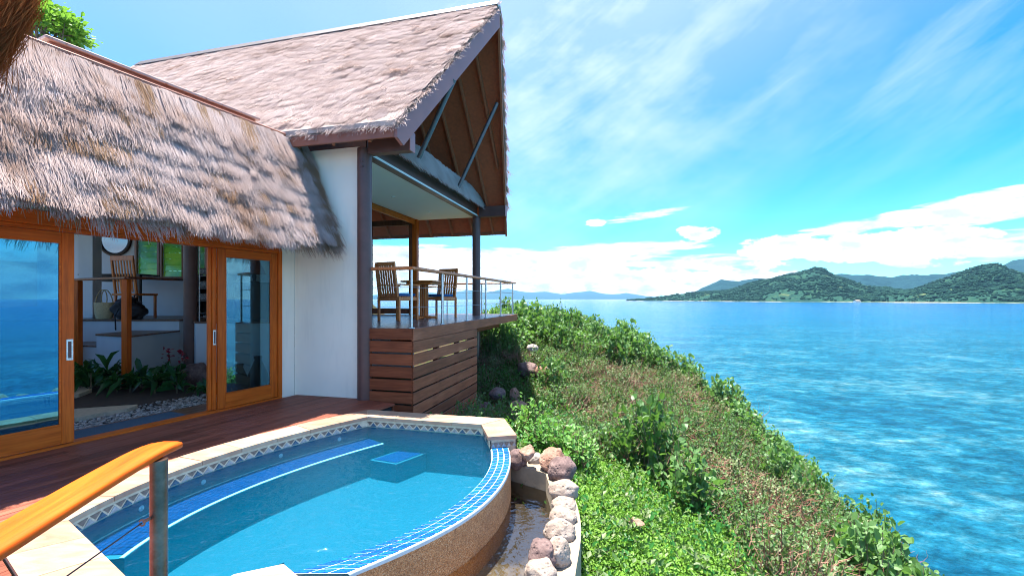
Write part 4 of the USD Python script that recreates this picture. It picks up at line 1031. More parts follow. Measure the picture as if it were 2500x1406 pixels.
for (px, py, w, h, lab) in [(586, 957, 0.30, 0.50, "smaller dark clay jar with narrow neck behind the right door's glass"), (630, 948, 0.36, 0.60, "taller dark clay jar half hidden by the right door's frame")]:
    c = onz(px, py, -0.06)
    j = thing("clay_jar", c, label=lab, cat="jar")
    s = w / 2
    b = MB(); b.lathe([0, 0, 0], [(0, 0), (s * 0.8, 0), (s, h * 0.22), (s * 0.9, h * 0.45), (s * 0.45, h * 0.78), (s * 0.30, h * 0.90)], 24); obj("jar_body", b, M["clay"], j, smooth=40)
    b = MB(); b.lathe([0, 0, 0], [(s * 0.31, h * 0.895), (s * 0.36, h * 0.93), (s * 0.40, h), (s * 0.32, h), (s * 0.27, h * 0.92)], 24); obj("jar_rim", b, M["clay"], j, smooth=40)
# mat, stepping stones, pebbles
c = [onz(px, py, 0.0) for px, py in ((186, 1046), (308, 1003), (438, 1003), (236, 1052))]
b = MB(); wbox(b, 2.44, 3.62, -0.62, -0.16, -0.0148, 0.004, 0.004); data(obj("door_mat", b, M["mat"]), label="blue grey door mat inside the open sliding door", cat="mat")
slabs = [([(186, 1018), (186, 998), (330, 988), (305, 998), (250, 1006)], "flat brown stepping stone with pale edge just behind the door mat"), ([(186, 962), (186, 945), (215, 944), (219, 950)], "small stepping stone at the left edge of the indoor planting")]
for pts_, lab in slabs:
    q = Polygon([tuple(onz(px, py, 0.0)[:2]) for px, py in pts_]).buffer(0.03).simplify(0.01)
    b = MB(); b.prism(q, -0.06, 0.0); data(obj("stepping_stone", b, M["copside"]), label=lab, cat="stepping stone")
def peb_mat():
    g = Graph("mixed_pebbles"); rnd = g("object_info", "random")
    return g.principled(g.ramp(rnd, [(0, (0.16, 0.13, 0.11)), (0.4, (0.36, 0.32, 0.28)), (0.8, (0.55, 0.50, 0.46)), (1, (0.30, 0.22, 0.17))]), 0.6)
M["pebble"] = peb_mat()
r = np.random.default_rng(8)
pm = []
for k in range(3):
    m = trimesh.creation.icosphere(1, 1.0); pm.append(((m.vertices * (1 + 0.25 * (r.random((len(m.vertices), 1)) - 0.5)) * [1, 0.75, 0.5], m.faces), M["pebble"], True))
pp = []
while len(pp) < 1500:
    a, o = r.uniform(2.2, 4.9), -r.uniform(0.78, 1.75)
    if r.random() < 1 - max(0, (-o - 1.05) / 0.8): pp.append(W(a, o, -0.055 + r.uniform(0, 0.008)))
instancer("pebble_bed", pm, pp, quat_z(r.random(len(pp)) * 6.28), r.uniform(0.012, 0.030, len(pp)), r.integers(0, 3, len(pp)), label="grey pebbles scattered over the indoor planting bed", cat="pebbles", kind="stuff")

# ------------------------------------------------------------------ shaggy thatch of the near roof at the frame's upper left corner
nr = thing("near_roof_edge", label="ragged orange-brown thatch of a nearer roof at the upper left corner", cat="thatched roof")
r = np.random.default_rng(44)
quad = [unproj(-260, -260, 2.62), unproj(40, -260, 2.62), unproj(40, -130, 2.62), unproj(-260, -130, 2.62)]
b = MB(); plate(b, quad, np.array([-0.15, 0.25, 0.0])); obj("thatch_bed", b, M["thatch_bed"], nr)
pts = []
pg = Polygon([(-200, -70), (86, -70), (78, -40), (45, 30), (10, 130), (-30, 190), (-200, 230)])
while len(pts) < 330:
    x, y = r.uniform(-200, 90), r.uniform(-70, 240)
    if pg.contains(Point(x, y)): pts.append(unproj(x, y, 2.46 - 0.0003 * y + r.normal(0, 0.02)))
Dn = np.array([-0.30, -0.12, -0.95]); Dn /= np.linalg.norm(Dn); Nn_ = np.array([0.1, -1, 0.1]); Nn_ -= Nn_ @ Dn * Dn; Nn_ /= np.linalg.norm(Nn_)
nt = [tuft(260 + k, 24, 0.10, 0.26, 0.0034, 0.05, 0.6, 0.2) for k in range(5)]
thatch_on(nr, np.array(pts), Dn, Nn_, nt, M["thatch_near"], 7, jit=0.28)

# ------------------------------------------------------------------ pool: outlines
ZC, ZW = 0.03, -0.11
from scipy.interpolate import splprep, splev
def smooth_line(p, n, s=0.0):
    p = np.asarray(p, float); tck, _ = splprep(p.T, s=s, k=min(3, len(p) - 1)); return np.stack(splev(np.linspace(0, 1, n), tck), 1)
run = [onz(x, y, ZC)[:2] for x, y in ((158, 1271), (252, 1217), (407, 1152), (540, 1112), (700, 1060), (800, 1037.5), (898, 1015))]
run = smooth_line(run, 40, 0.004)
I6, I7, I8 = run[-1], onz(1180, 1035, ZC)[:2], onz(1198, 1072, ZC)[:2]
wi = smooth_line([onz(x, y, ZW)[:2] for x, y in ((1199, 1096), (1197, 1116), (1179, 1166), (1150, 1202), (1060, 1267), (952, 1316), (844, 1355), (700, 1402))], 60, 0.002)
wo = smooth_line([onz(x, y, ZW)[:2] for x, y in ((1243, 1092), (1244, 1116), (1234, 1166), (1205, 1213), (1132, 1274), (1060, 1308), (988, 1339), (916, 1371), (858, 1404))], 60, 0.002)
I0 = run[0]
nd = (onz(288, 1406, ZC)[:2] - I0); nd /= np.linalg.norm(nd)
P1 = wi[-1] + np.array([0.01, -0.04])                 # near pier
near_end = I0 + nd * 1.62
inner = np.vstack([run, [I7], wi, [P1, near_end]])
pool_in = Polygon(inner).buffer(0)
# coping: from the far pier round the run to the near pier
path = np.vstack([[wi[0]], [I7], run[::-1], [near_end]])
def offset_path(p, d):
    """Mitred offset to the left-hand side of the path (outward)."""
    t = np.diff(p, axis=0); t /= np.linalg.norm(t, axis=1, keepdims=True)
    n = np.stack([t[:, 1], -t[:, 0]], 1)
    out = []
    for k in range(len(p)):
        a, c = n[max(k - 1, 0)], n[min(k, len(n) - 1)]
        mtr = a + c; mtr /= np.linalg.norm(mtr); out.append(p[k] + mtr * d / max(0.5, mtr @ a))
    return np.array(out)
sgn = 1.0
test = offset_path(path, 0.1)
if pool_in.contains(Point(test[20])): sgn = -1.0
CW = 0.31
outer = offset_path(path, CW * sgn)
lip = offset_path(path, -0.025 * sgn)
seg = np.concatenate([[0], np.cumsum(np.linalg.norm(np.diff(path, axis=0), axis=1))])
cop_poly = Polygon(np.vstack([lip, outer[::-1]])).buffer(0)
pool_out = unary_union([Polygon(np.vstack([inner])).buffer(0), Polygon(np.vstack([outer, [near_end], wi[::-1]])).buffer(0), cop_poly, Polygon(np.vstack([wi, wo[::-1]])).buffer(0)]).buffer(0.004)

# ------------------------------------------------------------------ deck
deck = thing("timber_deck", label="red-brown hardwood deck of long boards between the sliding doors and the pool", cat="deck")
region = unary_union([Polygon([W(-2.5, 0.037, 0)[:2], W(4.899, 0.037, 0)[:2], W(4.899, 0.0, 0)[:2], W(5.158, 0.0, 0)[:2], H(-0.002, -0.11, 0)[:2], W(5.36, 1.41, 0)[:2], W(5.36, 1.95, 0)[:2], W(-2.5, 1.95, 0)[:2]]),
                      Polygon([W(-2.5, 1.9, 0)[:2], W(2.2, 1.9, 0)[:2], W(1.2, 3.3, 0)[:2], W(0.4, 5.6, 0)[:2], W(-2.5, 5.6, 0)[:2]])]).buffer(0)
region = region.difference(pool_out.buffer(0.006)).difference(Point(*COL1[:2]).buffer(0.12))
basin_side = Polygon([W(-3, 4.6, 0)[:2], W(3, 4.6, 0)[:2], W(3, 9, 0)[:2], W(-3, 9, 0)[:2]])
region = region.difference(basin_side)
bw = 0.0905
for k, o in enumerate(np.arange(0.037, 4.6, bw)):
    a0 = -2.5
    joints = [-2.5, [0.6, 1.7, -0.3, 2.6][k % 4] if o > 1.9 else [1.1, 3.2, 2.2][k % 3], 5.4]
    for x0, x1 in zip(joints[:-1], joints[1:]):
        strip = Polygon([W(x0 + 0.0015, o, 0)[:2], W(x1 - 0.0015, o, 0)[:2], W(x1 - 0.0015, o + bw - 0.0055, 0)[:2], W(x0 + 0.0015, o + bw - 0.0055, 0)[:2]]).intersection(region)
        for gmt in getattr(strip, "geoms", [strip]):
            if gmt.geom_type == "Polygon" and gmt.area > 0.004:
                b = MB(); b.prism(gmt, -0.028, 0.0005 * ((k * 7) % 3)); obj("deck_board", b, M["deck"], deck)
b = MB(); b.prism(region.buffer(-0.03), -0.10, -0.045); obj("deck_frame", b, M["darkgap"], deck)  # near-black sheet below the boards, shade of the gaps put in as colour
b = MB(); wbox(b, 5.325, 5.355, 1.45, 1.94, -0.22, -0.03); obj("deck_fascia", b, M["slat_t"], deck)

# ------------------------------------------------------------------ pool shell
pool = thing("plunge_pool", label="crescent plunge pool with sandstone coping and blue tiled overflow edge", cat="pool")
FL = -0.60
def wall_strip(b, pts, z0, z1, flip=False):
    p = np.asarray(pts); n = len(p)
    v = np.vstack([np.c_[p, np.full(n, z0)], np.c_[p, np.full(n, z1)]])
    f = np.array([[k, k + 1, n + k + 1, n + k] for k in range(n - 1)])
    return b.raw(v, f[:, ::-1] if flip else f)
b = MB()
ring = np.vstack([inner, inner[:1]])
ccw = Polygon(inner).exterior.is_ccw
wall_strip(b, np.vstack([P1[None], near_end[None], run, I7[None], wi[:1]]), FL, -0.012, flip=ccw); wall_strip(b, np.vstack([wi, P1[None]]), FL, ZW - 0.03, flip=ccw)
b.prism(pool_in, FL - 0.1, FL)
obj("pool_plaster", b, M["poolplaster"], pool)
b = MB()
wall_strip(b, outer[::-1], -1.2, 0.0, flip=(sgn > 0)); obj("pool_outer_wall", b, M["concrete"], pool)
# bench along the run with its tiled seat
benchw = 0.40
bi = offset_path(np.vstack([run[::-1]]), -benchw * sgn)
bench = Polygon(np.vstack([run[::-1], bi[::-1]])).buffer(0).intersection(pool_in)
b = MB(); b.prism(bench.buffer(-0.002), FL + 0.004, -0.262); obj("bench", b, M["poolplaster"], pool)
b = MB()
rs = np.concatenate([[0], np.cumsum(np.linalg.norm(np.diff(run, axis=0), axis=1))])
def run_at(s):
    x = np.array([np.interp(s, rs, run[:, 0]), np.interp(s, rs, run[:, 1])]); e = 0.02
    t = np.array([np.interp(s + e, rs, run[:, 0]) - np.interp(s - e, rs, run[:, 0]), np.interp(s + e, rs, run[:, 1]) - np.interp(s - e, rs, run[:, 1])]); t /= np.linalg.norm(t)
    n = np.array([t[1], -t[0]])
    return x, n if pool_in.contains(Point(x + n * 0.1)) else -n
k = 0
for s in np.arange(0.06, rs[-1] - 0.05, 0.05):
    x, n = run_at(s + 0.024); t = np.array([-n[1], n[0]])
    for w in np.arange(0.02, benchw - 0.05, 0.05):
        c = x + n * (w + 0.024)
        if bench.contains(Point(c)): b.box([c[0], c[1], -0.2605], [[*t, 0], [*n, 0], Z3], [0.0228, 0.0228, 0.0035], 0)
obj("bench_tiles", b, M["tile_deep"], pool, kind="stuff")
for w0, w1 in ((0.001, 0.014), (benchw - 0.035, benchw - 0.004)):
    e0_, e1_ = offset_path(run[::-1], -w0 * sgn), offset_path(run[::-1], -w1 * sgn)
    b = MB(); b.prism(Polygon(np.vstack([e0_, e1_[::-1]])).buffer(0).intersection(pool_in), -0.2618, -0.254); obj("bench_edge", b, M["fitting"], pool)  # pale strips: bright sun lines along the bench edges put in as colour
for px, py in ((320, 1243), (487, 1170), (660, 1106), (813, 1068)):
    d = np.array([*onz(px, py, -0.19)])
    s = rs[np.argmin(np.linalg.norm(run - d[:2], axis=1))]; x, n = run_at(s)
    bb = MB(); bb.lathe([0, 0, 0], [(0, 0.010), (0.008, 0.010), (0.010, 0.003), (0.018, 0.005), (0.025, 0.0)], 16); v, f = bb.arrays()
    t = np.array([-n[1], n[0], 0]); v = v @ np.array([t, np.cross([*n, 0], t), [*n, 0]]) + np.array([*(x + n * 0.003), -0.185])
    obj("water_jet", (v, f), M["fitting"], pool, smooth=40)
st = Polygon([(-1.73, 5.47), (-1.40, 5.34), (-1.13, 5.70), (-1.46, 5.81)])
b = MB(); b.prism(st.buffer(0.02), FL + 0.004, -0.385); obj("step_block", b, M["poolplaster"], pool)
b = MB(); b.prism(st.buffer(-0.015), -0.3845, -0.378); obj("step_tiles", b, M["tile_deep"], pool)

# coping stones
cuts, s = [0.0], 0.0
r = np.random.default_rng(12)
corner = [float(np.linalg.norm(path[1] - path[0])), float(seg[2]), float(seg[-2])]
for c in corner + [seg[-1]]:
    n = max(1, int(round((c - s) / 0.42)))
    cuts += [s + (c - s) * (k + 1) / n for k in range(n)]; s = c
def at(p, s): return np.array([np.interp(s, seg, p[:, 0]), np.interp(s, seg, p[:, 1])])
for s0, s1 in zip(cuts[:-1], cuts[1:]):
    ss = np.concatenate([[s0 + 0.003], [x for x in seg if s0 + 0.003 < x < s1 - 0.003], [s1 - 0.003]])
    pg = Polygon(np.vstack([[at(lip, x) for x in ss], [at(outer, x) for x in ss][::-1]])).buffer(0)
    if pg.area < 0.005: continue
    b = MB(); b.prism(pg, -0.012, ZC + r.uniform(-0.002, 0.002)); obj("coping_stone", b, M["coping"], pool)
b = MB(); b.prism(cop_poly.buffer(-0.008), -0.02, ZC - 0.006); obj("coping_bed", b, M["copside"], pool)
# piers at the two ends of the overflow edge
e0, e1 = wi[0], wo[0]
pier = Polygon([e0 + [0.0, 0.0], outer[0], outer[1], path[1]]).buffer(0)
b = MB(); b.prism(pier.buffer(-0.012), -0.5, -0.013); obj("pier", b, M["copside"], pool)
pn = Polygon([P1 + [0.02, 0.0], near_end + [0.12, 0.42], near_end + [0.02, -0.1], near_end + [0.45, -0.25], wo[-1] + [-0.02, -0.25], wo[-1] + [0.0, -0.03]]).convex_hull
pn = Polygon([onz(692, 1376, ZC)[:2], onz(572, 1401, ZC)[:2], near_end + [0.0, -0.12], near_end + [0.5, -0.42], [-0.98, 2.32]])
b = MB(); b.prism(pn, -0.01, ZC + 0.001); obj("coping_stone", b, M["coping"], pool, label="wide sandstone slab at the near end of the overflow edge")
b = MB(); b.prism(pn.buffer(-0.015), -0.9, -0.011); obj("pier", b, M["copside"], pool)

# mosaic frieze under the coping
def frieze(p0s, s_from, s_to, pth, sg, step=0.105):
    L = np.concatenate([[0], np.cumsum(np.linalg.norm(np.diff(pth, axis=0), axis=1))])
    f = lambda s: np.array([np.interp(s, L, pth[:, 0]), np.interp(s, L, pth[:, 1])])
    n = int((min(s_to, L[-1]) - s_from) / step)
    for k in range(n):
        s = s_from + k * step
        a, c = f(s), f(s + step); t = (c - a) / np.linalg.norm(c - a); nn = np.array([t[1], -t[0]])
        if not pool_in.contains(Point((a + c) / 2 + nn * 0.03)): nn = -nn
        nv = np.array([*nn, 0]); tv = np.array([*t, 0]); o = np.array([*a, 0]) + nv * 0.004
        zt, zb = -0.043, -0.108
        def tri(pts, mat):
            b = MB(); plate(b, [o + tv * x * step + Z3 * z for x, z in pts], nv * 0.004); obj("mosaic_tile", b, mat, pool)
        g = 0.03
        tri([(0.08, zb + 0.004), (0.92, zb + 0.004), (0.5, zt - 0.012)], M["m_grey" if k % 2 else "m_navy"])
        tri([(-0.42, zt), (0.42, zt), (0.0, zt - 0.045)], M["m_brown"])
        if k % 2 == 0:
            b = MB(); plate(b, [o + nv * 0.0042 + tv * (0.5 + x) * step + Z3 * (-0.083 + z) for x, z in ((-0.15, 0), (0, -0.018), (0.15, 0), (0, 0.018))], nv * 0.003); obj("mosaic_tile", b, M["m_navy"], pool)
b = MB()
full = np.vstack([path])
wall_strip(b, offset_path(path, -0.0035 * sgn), -0.118, -0.012, flip=(sgn > 0)); obj("frieze_grout", b, M["m_cream"], pool)
frieze(None, 0.05, 99, run, 1)
frieze(None, 0.04, 99, np.vstack([I6, I7]), 1)
frieze(None, 0.04, 99, np.vstack([I7, wi[0]]), 1)
# front face of the far pier
fa, fb = np.array([*e0, 0]), np.array([*outer[0], 0]); tv = (fb - fa) / np.linalg.norm(fb - fa); nv = np.array([tv[1], -tv[0], 0])
if nv[1] > 0: nv = -nv
for k in range(5):
    w = np.linalg.norm(fb - fa) / 5
    for pts_, mt in (([(0.08, -0.092), (0.92, -0.092), (0.5, -0.05)], "m_grey"), ([(-0.42 if k else 0.05, -0.042), (0.42, -0.042), (0.0, -0.08)], "m_brown")):
        b = MB(); plate(b, [fa + nv * 0.0 + tv * (k + x) * w + Z3 * z for x, z in pts_], nv * 0.006); obj("mosaic_tile", b, M[mt], pool)

# the overflow edge: glazed tiles set in white grout, pebble render outside
ZT = ZW + 0.006
b = MB()
n = len(wi)
v = []
edge = [(0.0, -0.25), (0.0, -0.012), (0.03, -0.002), (0.06, 0.0), (0.94, 0.0), (0.975, -0.002), (0.995, -0.010), (1.0, -0.022), (0.995, -0.034)]
for k in range(n):
    for f_, dz in edge: v.append([*(wi[k] * (1 - f_) + wo[k] * f_), ZT + dz])
ne = len(edge); ff = []
for k in range(n - 1):
    for j in range(ne - 1): ff.append([k * ne + j, k * ne + j + 1, (k + 1) * ne + j + 1, (k + 1) * ne + j])
obj("overflow_grout", (np.array(v), np.array(ff)), M["grout"], pool, smooth=50)
ws = np.concatenate([[0], np.cumsum(np.linalg.norm(np.diff((wi + wo) / 2, axis=0), axis=1))])
nt_ = int(ws[-1] / 0.075); NRW = 3
def mid(f_, s): return np.array([np.interp(s, ws, wi[:, k] * (1 - f_) + wo[:, k] * f_) for k in range(2)])
cnt = 0
for k in range(nt_):
    s0, s1 = ws[-1] * k / nt_, ws[-1] * (k + 1) / nt_
    for q_ in range(NRW):
        f0, f1 = 0.045 + 0.915 * q_ / NRW, 0.045 + 0.915 * (q_ + 1) / NRW
        df, dsx = 0.020, 0.0068
        quad_ = np.array([mid(f0 + df, s0 + dsx), mid(f1 - df, s0 + dsx), mid(f1 - df, s1 - dsx), mid(f0 + df, s1 - dsx)])
        if mid(0.5, s0)[1] < 2.55: continue
        cnt += 1
        b = MB(); slabq(b, np.c_[quad_, np.full(4, ZT + 0.0035 + r.uniform(-0.0006, 0.0006))], [0, 0, -0.006]); obj("edge_tile", b, M["tile"], pool)
b = MB(); ow = wo + 0.0 * wo
tng = np.gradient(wo, axis=0); tng /= np.linalg.norm(tng, axis=1, keepdims=True); nrm = np.stack([-tng[:, 1], tng[:, 0]], 1)
if nrm[10][0] < 0: nrm = -nrm
rows_ = [(-0.001, ZT - 0.030), (0.0, -0.22), (0.004, -0.45), (0.006, -0.95)]
v = np.vstack([np.c_[wo + nrm * o_, np.full(n, z_)] for o_, z_ in rows_]); ff = [[j * n + k, j * n + k + 1, (j + 1) * n + k + 1, (j + 1) * n + k] for j in range(3) for k in range(n - 1)]
obj("overflow_wall", (v, np.array(ff)), M["aggregate"], pool, smooth=True)

b = MB(); wp = pool_in.buffer(-0.004)
pw = UsdGeom.Xform.Define(stage, path_for("pool_water")).GetPrim(); data(pw, kind="structure")
tri = trimesh.creation.triangulate_polygon(wp, engine="earcut"); v, f = np.c_[tri[0], np.full(len(tri[0]), ZW)], tri[1]
if np.cross(v[f[0][1]] - v[f[0][0]], v[f[0][2]] - v[f[0][0]])[2] < 0: f = f[:, ::-1]
obj("water_surface", (v, f), M["poolwater"], pw)
b.prism(wp.buffer(-0.004), FL + 0.004, ZW - 0.003); obj("water_body", b, M["waterbody"], pw)

# ------------------------------------------------------------------ catch basin with its ring of stones
ZB_ = -0.45
basin = thing("catch_basin", label="narrow concrete catch basin below the pool's overflow edge", cat="basin")
rim = smooth_line([(0.36, 4.72), (0.385, 4.2), (0.36, 3.6), (0.26, 3.15), (0.13, 2.6), (-0.1, 1.9)], 24)
far_l, far_r = wo[0] + [-0.15, 0.03], rim[0]
b = MB()
rimo = offset_path(rim, 0.2); 
if rimo[5][0] < rim[5][0]: rimo = offset_path(rim, -0.2)
b.prism(Polygon(np.vstack([rim, rimo[::-1]])).buffer(0), -1.6, -0.262)
obj("basin_wall", b, M["concrete"], basin)
b = MB(); b.prism(Polygon([far_l, far_r, far_r + [0.2, 0.02], far_r + [0.18, 0.22], far_l + [0, 0.25]]), -1.2, -0.257); obj("end_wall", b, M["concrete"], basin)
floor_poly = Polygon(np.vstack([wo[:1] + [-0.1, 0.02], wo - [0.05, 0], [(-1.3, 2.0)], rim[::-1] + [0.02, 0]])).buffer(0)
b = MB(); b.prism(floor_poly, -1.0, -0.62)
gm = Graph("sandy_basin_floor"); vv = gm("voronoi_texture", "distance", vector=gm.pos(), scale=28, randomness=1.0)
cc = gm.ramp(gm.noise(gm.pos(), 5, 6, 0.65), [(0.3, (0.15, 0.11, 0.075)), (0.5, (0.33, 0.27, 0.21)), (0.7, (0.47, 0.42, 0.36))])
cy = gm("separate_xyz", "y", vector=gm.pos()); silt = gm.rng(gm.add(cy, gm.mul(gm.noise(gm.pos(), 3.5, 4, 0.6), 0.9)), 3.75, 4.25)  # darkness of the reflecting far water put into the floor colour
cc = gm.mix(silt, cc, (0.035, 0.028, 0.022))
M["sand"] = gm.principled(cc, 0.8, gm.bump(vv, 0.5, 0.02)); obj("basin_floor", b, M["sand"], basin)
tri = trimesh.creation.triangulate_polygon(floor_poly.buffer(-0.002), engine="earcut"); v = np.c_[tri[0], np.full(len(tri[0]), ZB_)]; f = tri[1]
if np.cross(v[f[0][1]] - v[f[0][0]], v[f[0][2]] - v[f[0][0]])[2] < 0: f = f[:, ::-1]
obj("basin_water", (v, f), M["basinwater"], kind="structure")

def rock_mat(name, a, c, d, pit=1.0):
    g = Graph(name)
    p = g("texture_coordinate", "object")
    n = g.noise(p, 5.5, 7, 0.68); n2 = g.noise(p, 30, 4, 0.7)
    vo = g("voronoi_texture", "distance", vector=p, scale=26, randomness=1.0)
    col = g.ramp(g.add(g.mul(n, 0.7), g.mul(n2, 0.3)), [(0.32, a), (0.5, c), (0.66, d)])
    pits = g.rng(vo, 0.0, 0.35, 0.0, 1.0)
    col = g.mix(g.mul(g.rng(vo, 0.0, 0.25, 1.0, 0.0), 0.5 * pit), col, tuple(0.45 * x for x in a))
    return g.principled(col, 0.9, g.bump(g.add(g.mul(n2, 0.5), g.mul(pits, 0.5)), 0.9, 0.02), specular_ior_level=0.2)
M["rock_red"] = rock_mat("red_brown_basalt", (0.16, 0.075, 0.05), (0.30, 0.17, 0.12), (0.45, 0.30, 0.22), 0.6)
M["rock_dark"] = rock_mat("dark_purple_basalt", (0.07, 0.045, 0.042), (0.15, 0.10, 0.092), (0.26, 0.18, 0.16))
M["rock_grey"] = rock_mat("grey_basalt", (0.17, 0.14, 0.12), (0.32, 0.28, 0.25), (0.48, 0.43, 0.39))
M["rock_pale"] = rock_mat("bleached_porous_stone", (0.17, 0.115, 0.09), (0.30, 0.235, 0.19), (0.41, 0.34, 0.29))
def rock(seed, size, sharp=0.5, sub=3):
    r = np.random.default_rng(seed)
    p = r.normal(size=(26, 3)); p /= np.linalg.norm(p, axis=1, keepdims=True)
    p *= r.uniform(0.82, 1.05, (26, 1))
    h = trimesh.Trimesh(p, np.zeros((0, 3), int), process=False).convex_hull
    m = trimesh.creation.icosphere(sub, 1.0)
    d = m.vertices
    # support-like radius of the hull along each direction, blended with a sphere
    nrmls, offs = h.face_normals, np.einsum("ij,ij->i", h.face_normals, h.triangles[:, 0])
    rad = np.min(np.where((d @ nrmls.T) > 1e-3, offs / np.maximum(d @ nrmls.T, 1e-3), 9), axis=1)
    rad = rad * sharp + (1 - sharp) * rad.mean()
    rad *= 1 + 0.30 * (meshkit.fbm(d * 2.0 + seed, 4, seed) - 0.5) + 0.09 * (meshkit.fbm(d * 9 + seed, 2, seed) - 0.5)
    return d * rad[:, None] * np.asarray(size), m.faces
stones = [
    (1287, 1104, -0.045, (0.095, 0.09, 0.085), "rock_red", 0.95, "reddish angular stone lying on top of the two stones by the pool pier"),
    (1262, 1122, -0.17, (0.115, 0.12, 0.12), "rock_dark", 0.6, "dark stone wedged against the pool pier"),
    (1305, 1119, -0.19, (0.11, 0.10, 0.07), "rock_grey", 0.7, "grey stone under the reddish angular stone"),
    (1349, 1124, -0.13, (0.155, 0.15, 0.14), "rock_red", 0.7, "big pinkish stone at the basin's far corner"),
    (1372, 1148, -0.15, (0.165, 0.15, 0.155), "rock_dark", 0.65, "big dark purple pitted stone in front of the pinkish one"),
    (1375, 1197, -0.18, (0.155, 0.12, 0.105), "rock_pale", 0.6, "bleached flat stone just before the dark purple one"),
    (1376, 1233, -0.21, (0.125, 0.11, 0.075), "rock_pale", 0.6, "small bleached stone between the larger two on the basin wall"),
    (1373, 1262, -0.20, (0.13, 0.115, 0.085), "rock_pale", 0.45, "bleached stone next before the round porous one"),
    (1366, 1298, -0.19, (0.135, 0.125, 0.115), "rock_pale", 0.5, "round porous bleached stone on the basin wall"),
    (1322, 1358, -0.17, (0.105, 0.11, 0.12), "rock_dark", 0.75, "dark brown split stone leaning on a pale pitted one"),
    (1362, 1352, -0.18, (0.095, 0.11, 0.13), "rock_pale", 0.5, "pale pitted stone behind the dark split stone"),
    (1318, 1398, -0.20, (0.12, 0.12, 0.10), "rock_pale", 0.6, "nearest pale stone at the picture's bottom edge"),
]
for k, (px, py, z, size, mt, sharp, lab) in enumerate(stones):
    p = onz(px, py, z - 0.035)
    m = rock(300 + k, np.array(size) * 1.12, sharp)
    pr = obj("basin_stone", m, M[mt], smooth=True, label=lab, cat="stone")
    x = UsdGeom.Xformable(pr); x.AddTranslateOp().Set(Gf.Vec3d(*map(float, p))); x.AddRotateZOp().Set(float(k * 67 % 360) if mt != "rock_pale" else float((k * 13) % 40 - 20))

# ------------------------------------------------------------------ foreground hand rail
fr = thing("foreground_railing", label="orange oiled timber handrail on a weathered steel post in the foreground", cat="railing")
top = np.array([(-1.222, 1.585, 1.078), (-1.222, 1.53, 1.083), (-1.212, 1.40, 1.080), (-1.185, 1.22, 1.072), (-1.145, 1.02, 1.064), (-1.10, 0.80, 1.062), (-1.05, 0.55, 1.083), (-1.0, 0.2, 1.083)])
top = smooth_line(top, 40)
tg = np.gradient(top, axis=0); tg /= np.linalg.norm(tg, axis=1, keepdims=True)
sd = np.cross(tg, Z3); sd /= np.linalg.norm(sd, axis=1, keepdims=True)
prof = [(c_ * (abs(c_) ** -0.45 if abs(c_) > 1e-9 else 0), s_ * (abs(s_) ** -0.45 if abs(s_) > 1e-9 else 0)) for c_, s_ in ((math.cos(a), math.sin(a)) for a in np.linspace(0, 2 * PI, 25)[:-1])]
prof = np.array(prof) * [0.054, 0.0165]
sca = np.ones(40); sca[:4] = [0.80, 0.95, 0.985, 1.0]
v = np.vstack([top[k] + sd[k] * prof[:, :1] * sca[k] + Z3 * prof[:, 1:] * sca[k] for k in range(40)])
ff = [[k * 24 + j, k * 24 + (j + 1) % 24, (k + 1) * 24 + (j + 1) % 24, (k + 1) * 24 + j] for k in range(39) for j in range(24)]
ff = np.array(ff); ff = np.vstack([ff[:, [0, 1, 2]], ff[:, [0, 2, 3]], [[0, (j + 1) % 24, j] for j in range(1, 23)]])
mm = trimesh.Trimesh(v, ff, process=False); mm.fix_normals()
obj("handrail", (mm.vertices, mm.faces), M["rail"], fr, smooth=60)
pc_ = np.array([-1.172, 1.468])
b = MB(); b.tube([[*pc_, 0.0], [*pc_, 1.068]], 0.0245, 28); ps_ = obj("post", b, M["oldsteel"], fr, smooth=40)
b = MB(); b.lathe([*pc_, 0.001], [(0, 0.01), (0.055, 0.01), (0.057, 0)], 20); obj("base_plate", b, M["oldsteel"], ps_)
ez = 0.884
b = MB(); b.tube([[pc_[0] - 0.012, pc_[1] - 0.02, ez], [pc_[0] - 0.014, pc_[1] - 0.042, ez]], 0.006, 8)
b.tube([[pc_[0] - 0.014 + 0.009 * math.cos(a), pc_[1] - 0.05, ez + 0.009 * math.sin(a)] for a in np.linspace(0, 2 * PI, 13)], 0.003, 6); obj("eye_bolt", b, M["copper"], ps_, smooth=40)
b = MB(); b.tube([[pc_[0] - 0.014, pc_[1] - 0.05, ez], [-1.135, 0.95, ez - 0.005], [-1.08, 0.6, ez], [-1.0, 0.2, ez]], 0.0022, 6); obj("wire", b, M["black"], fr)

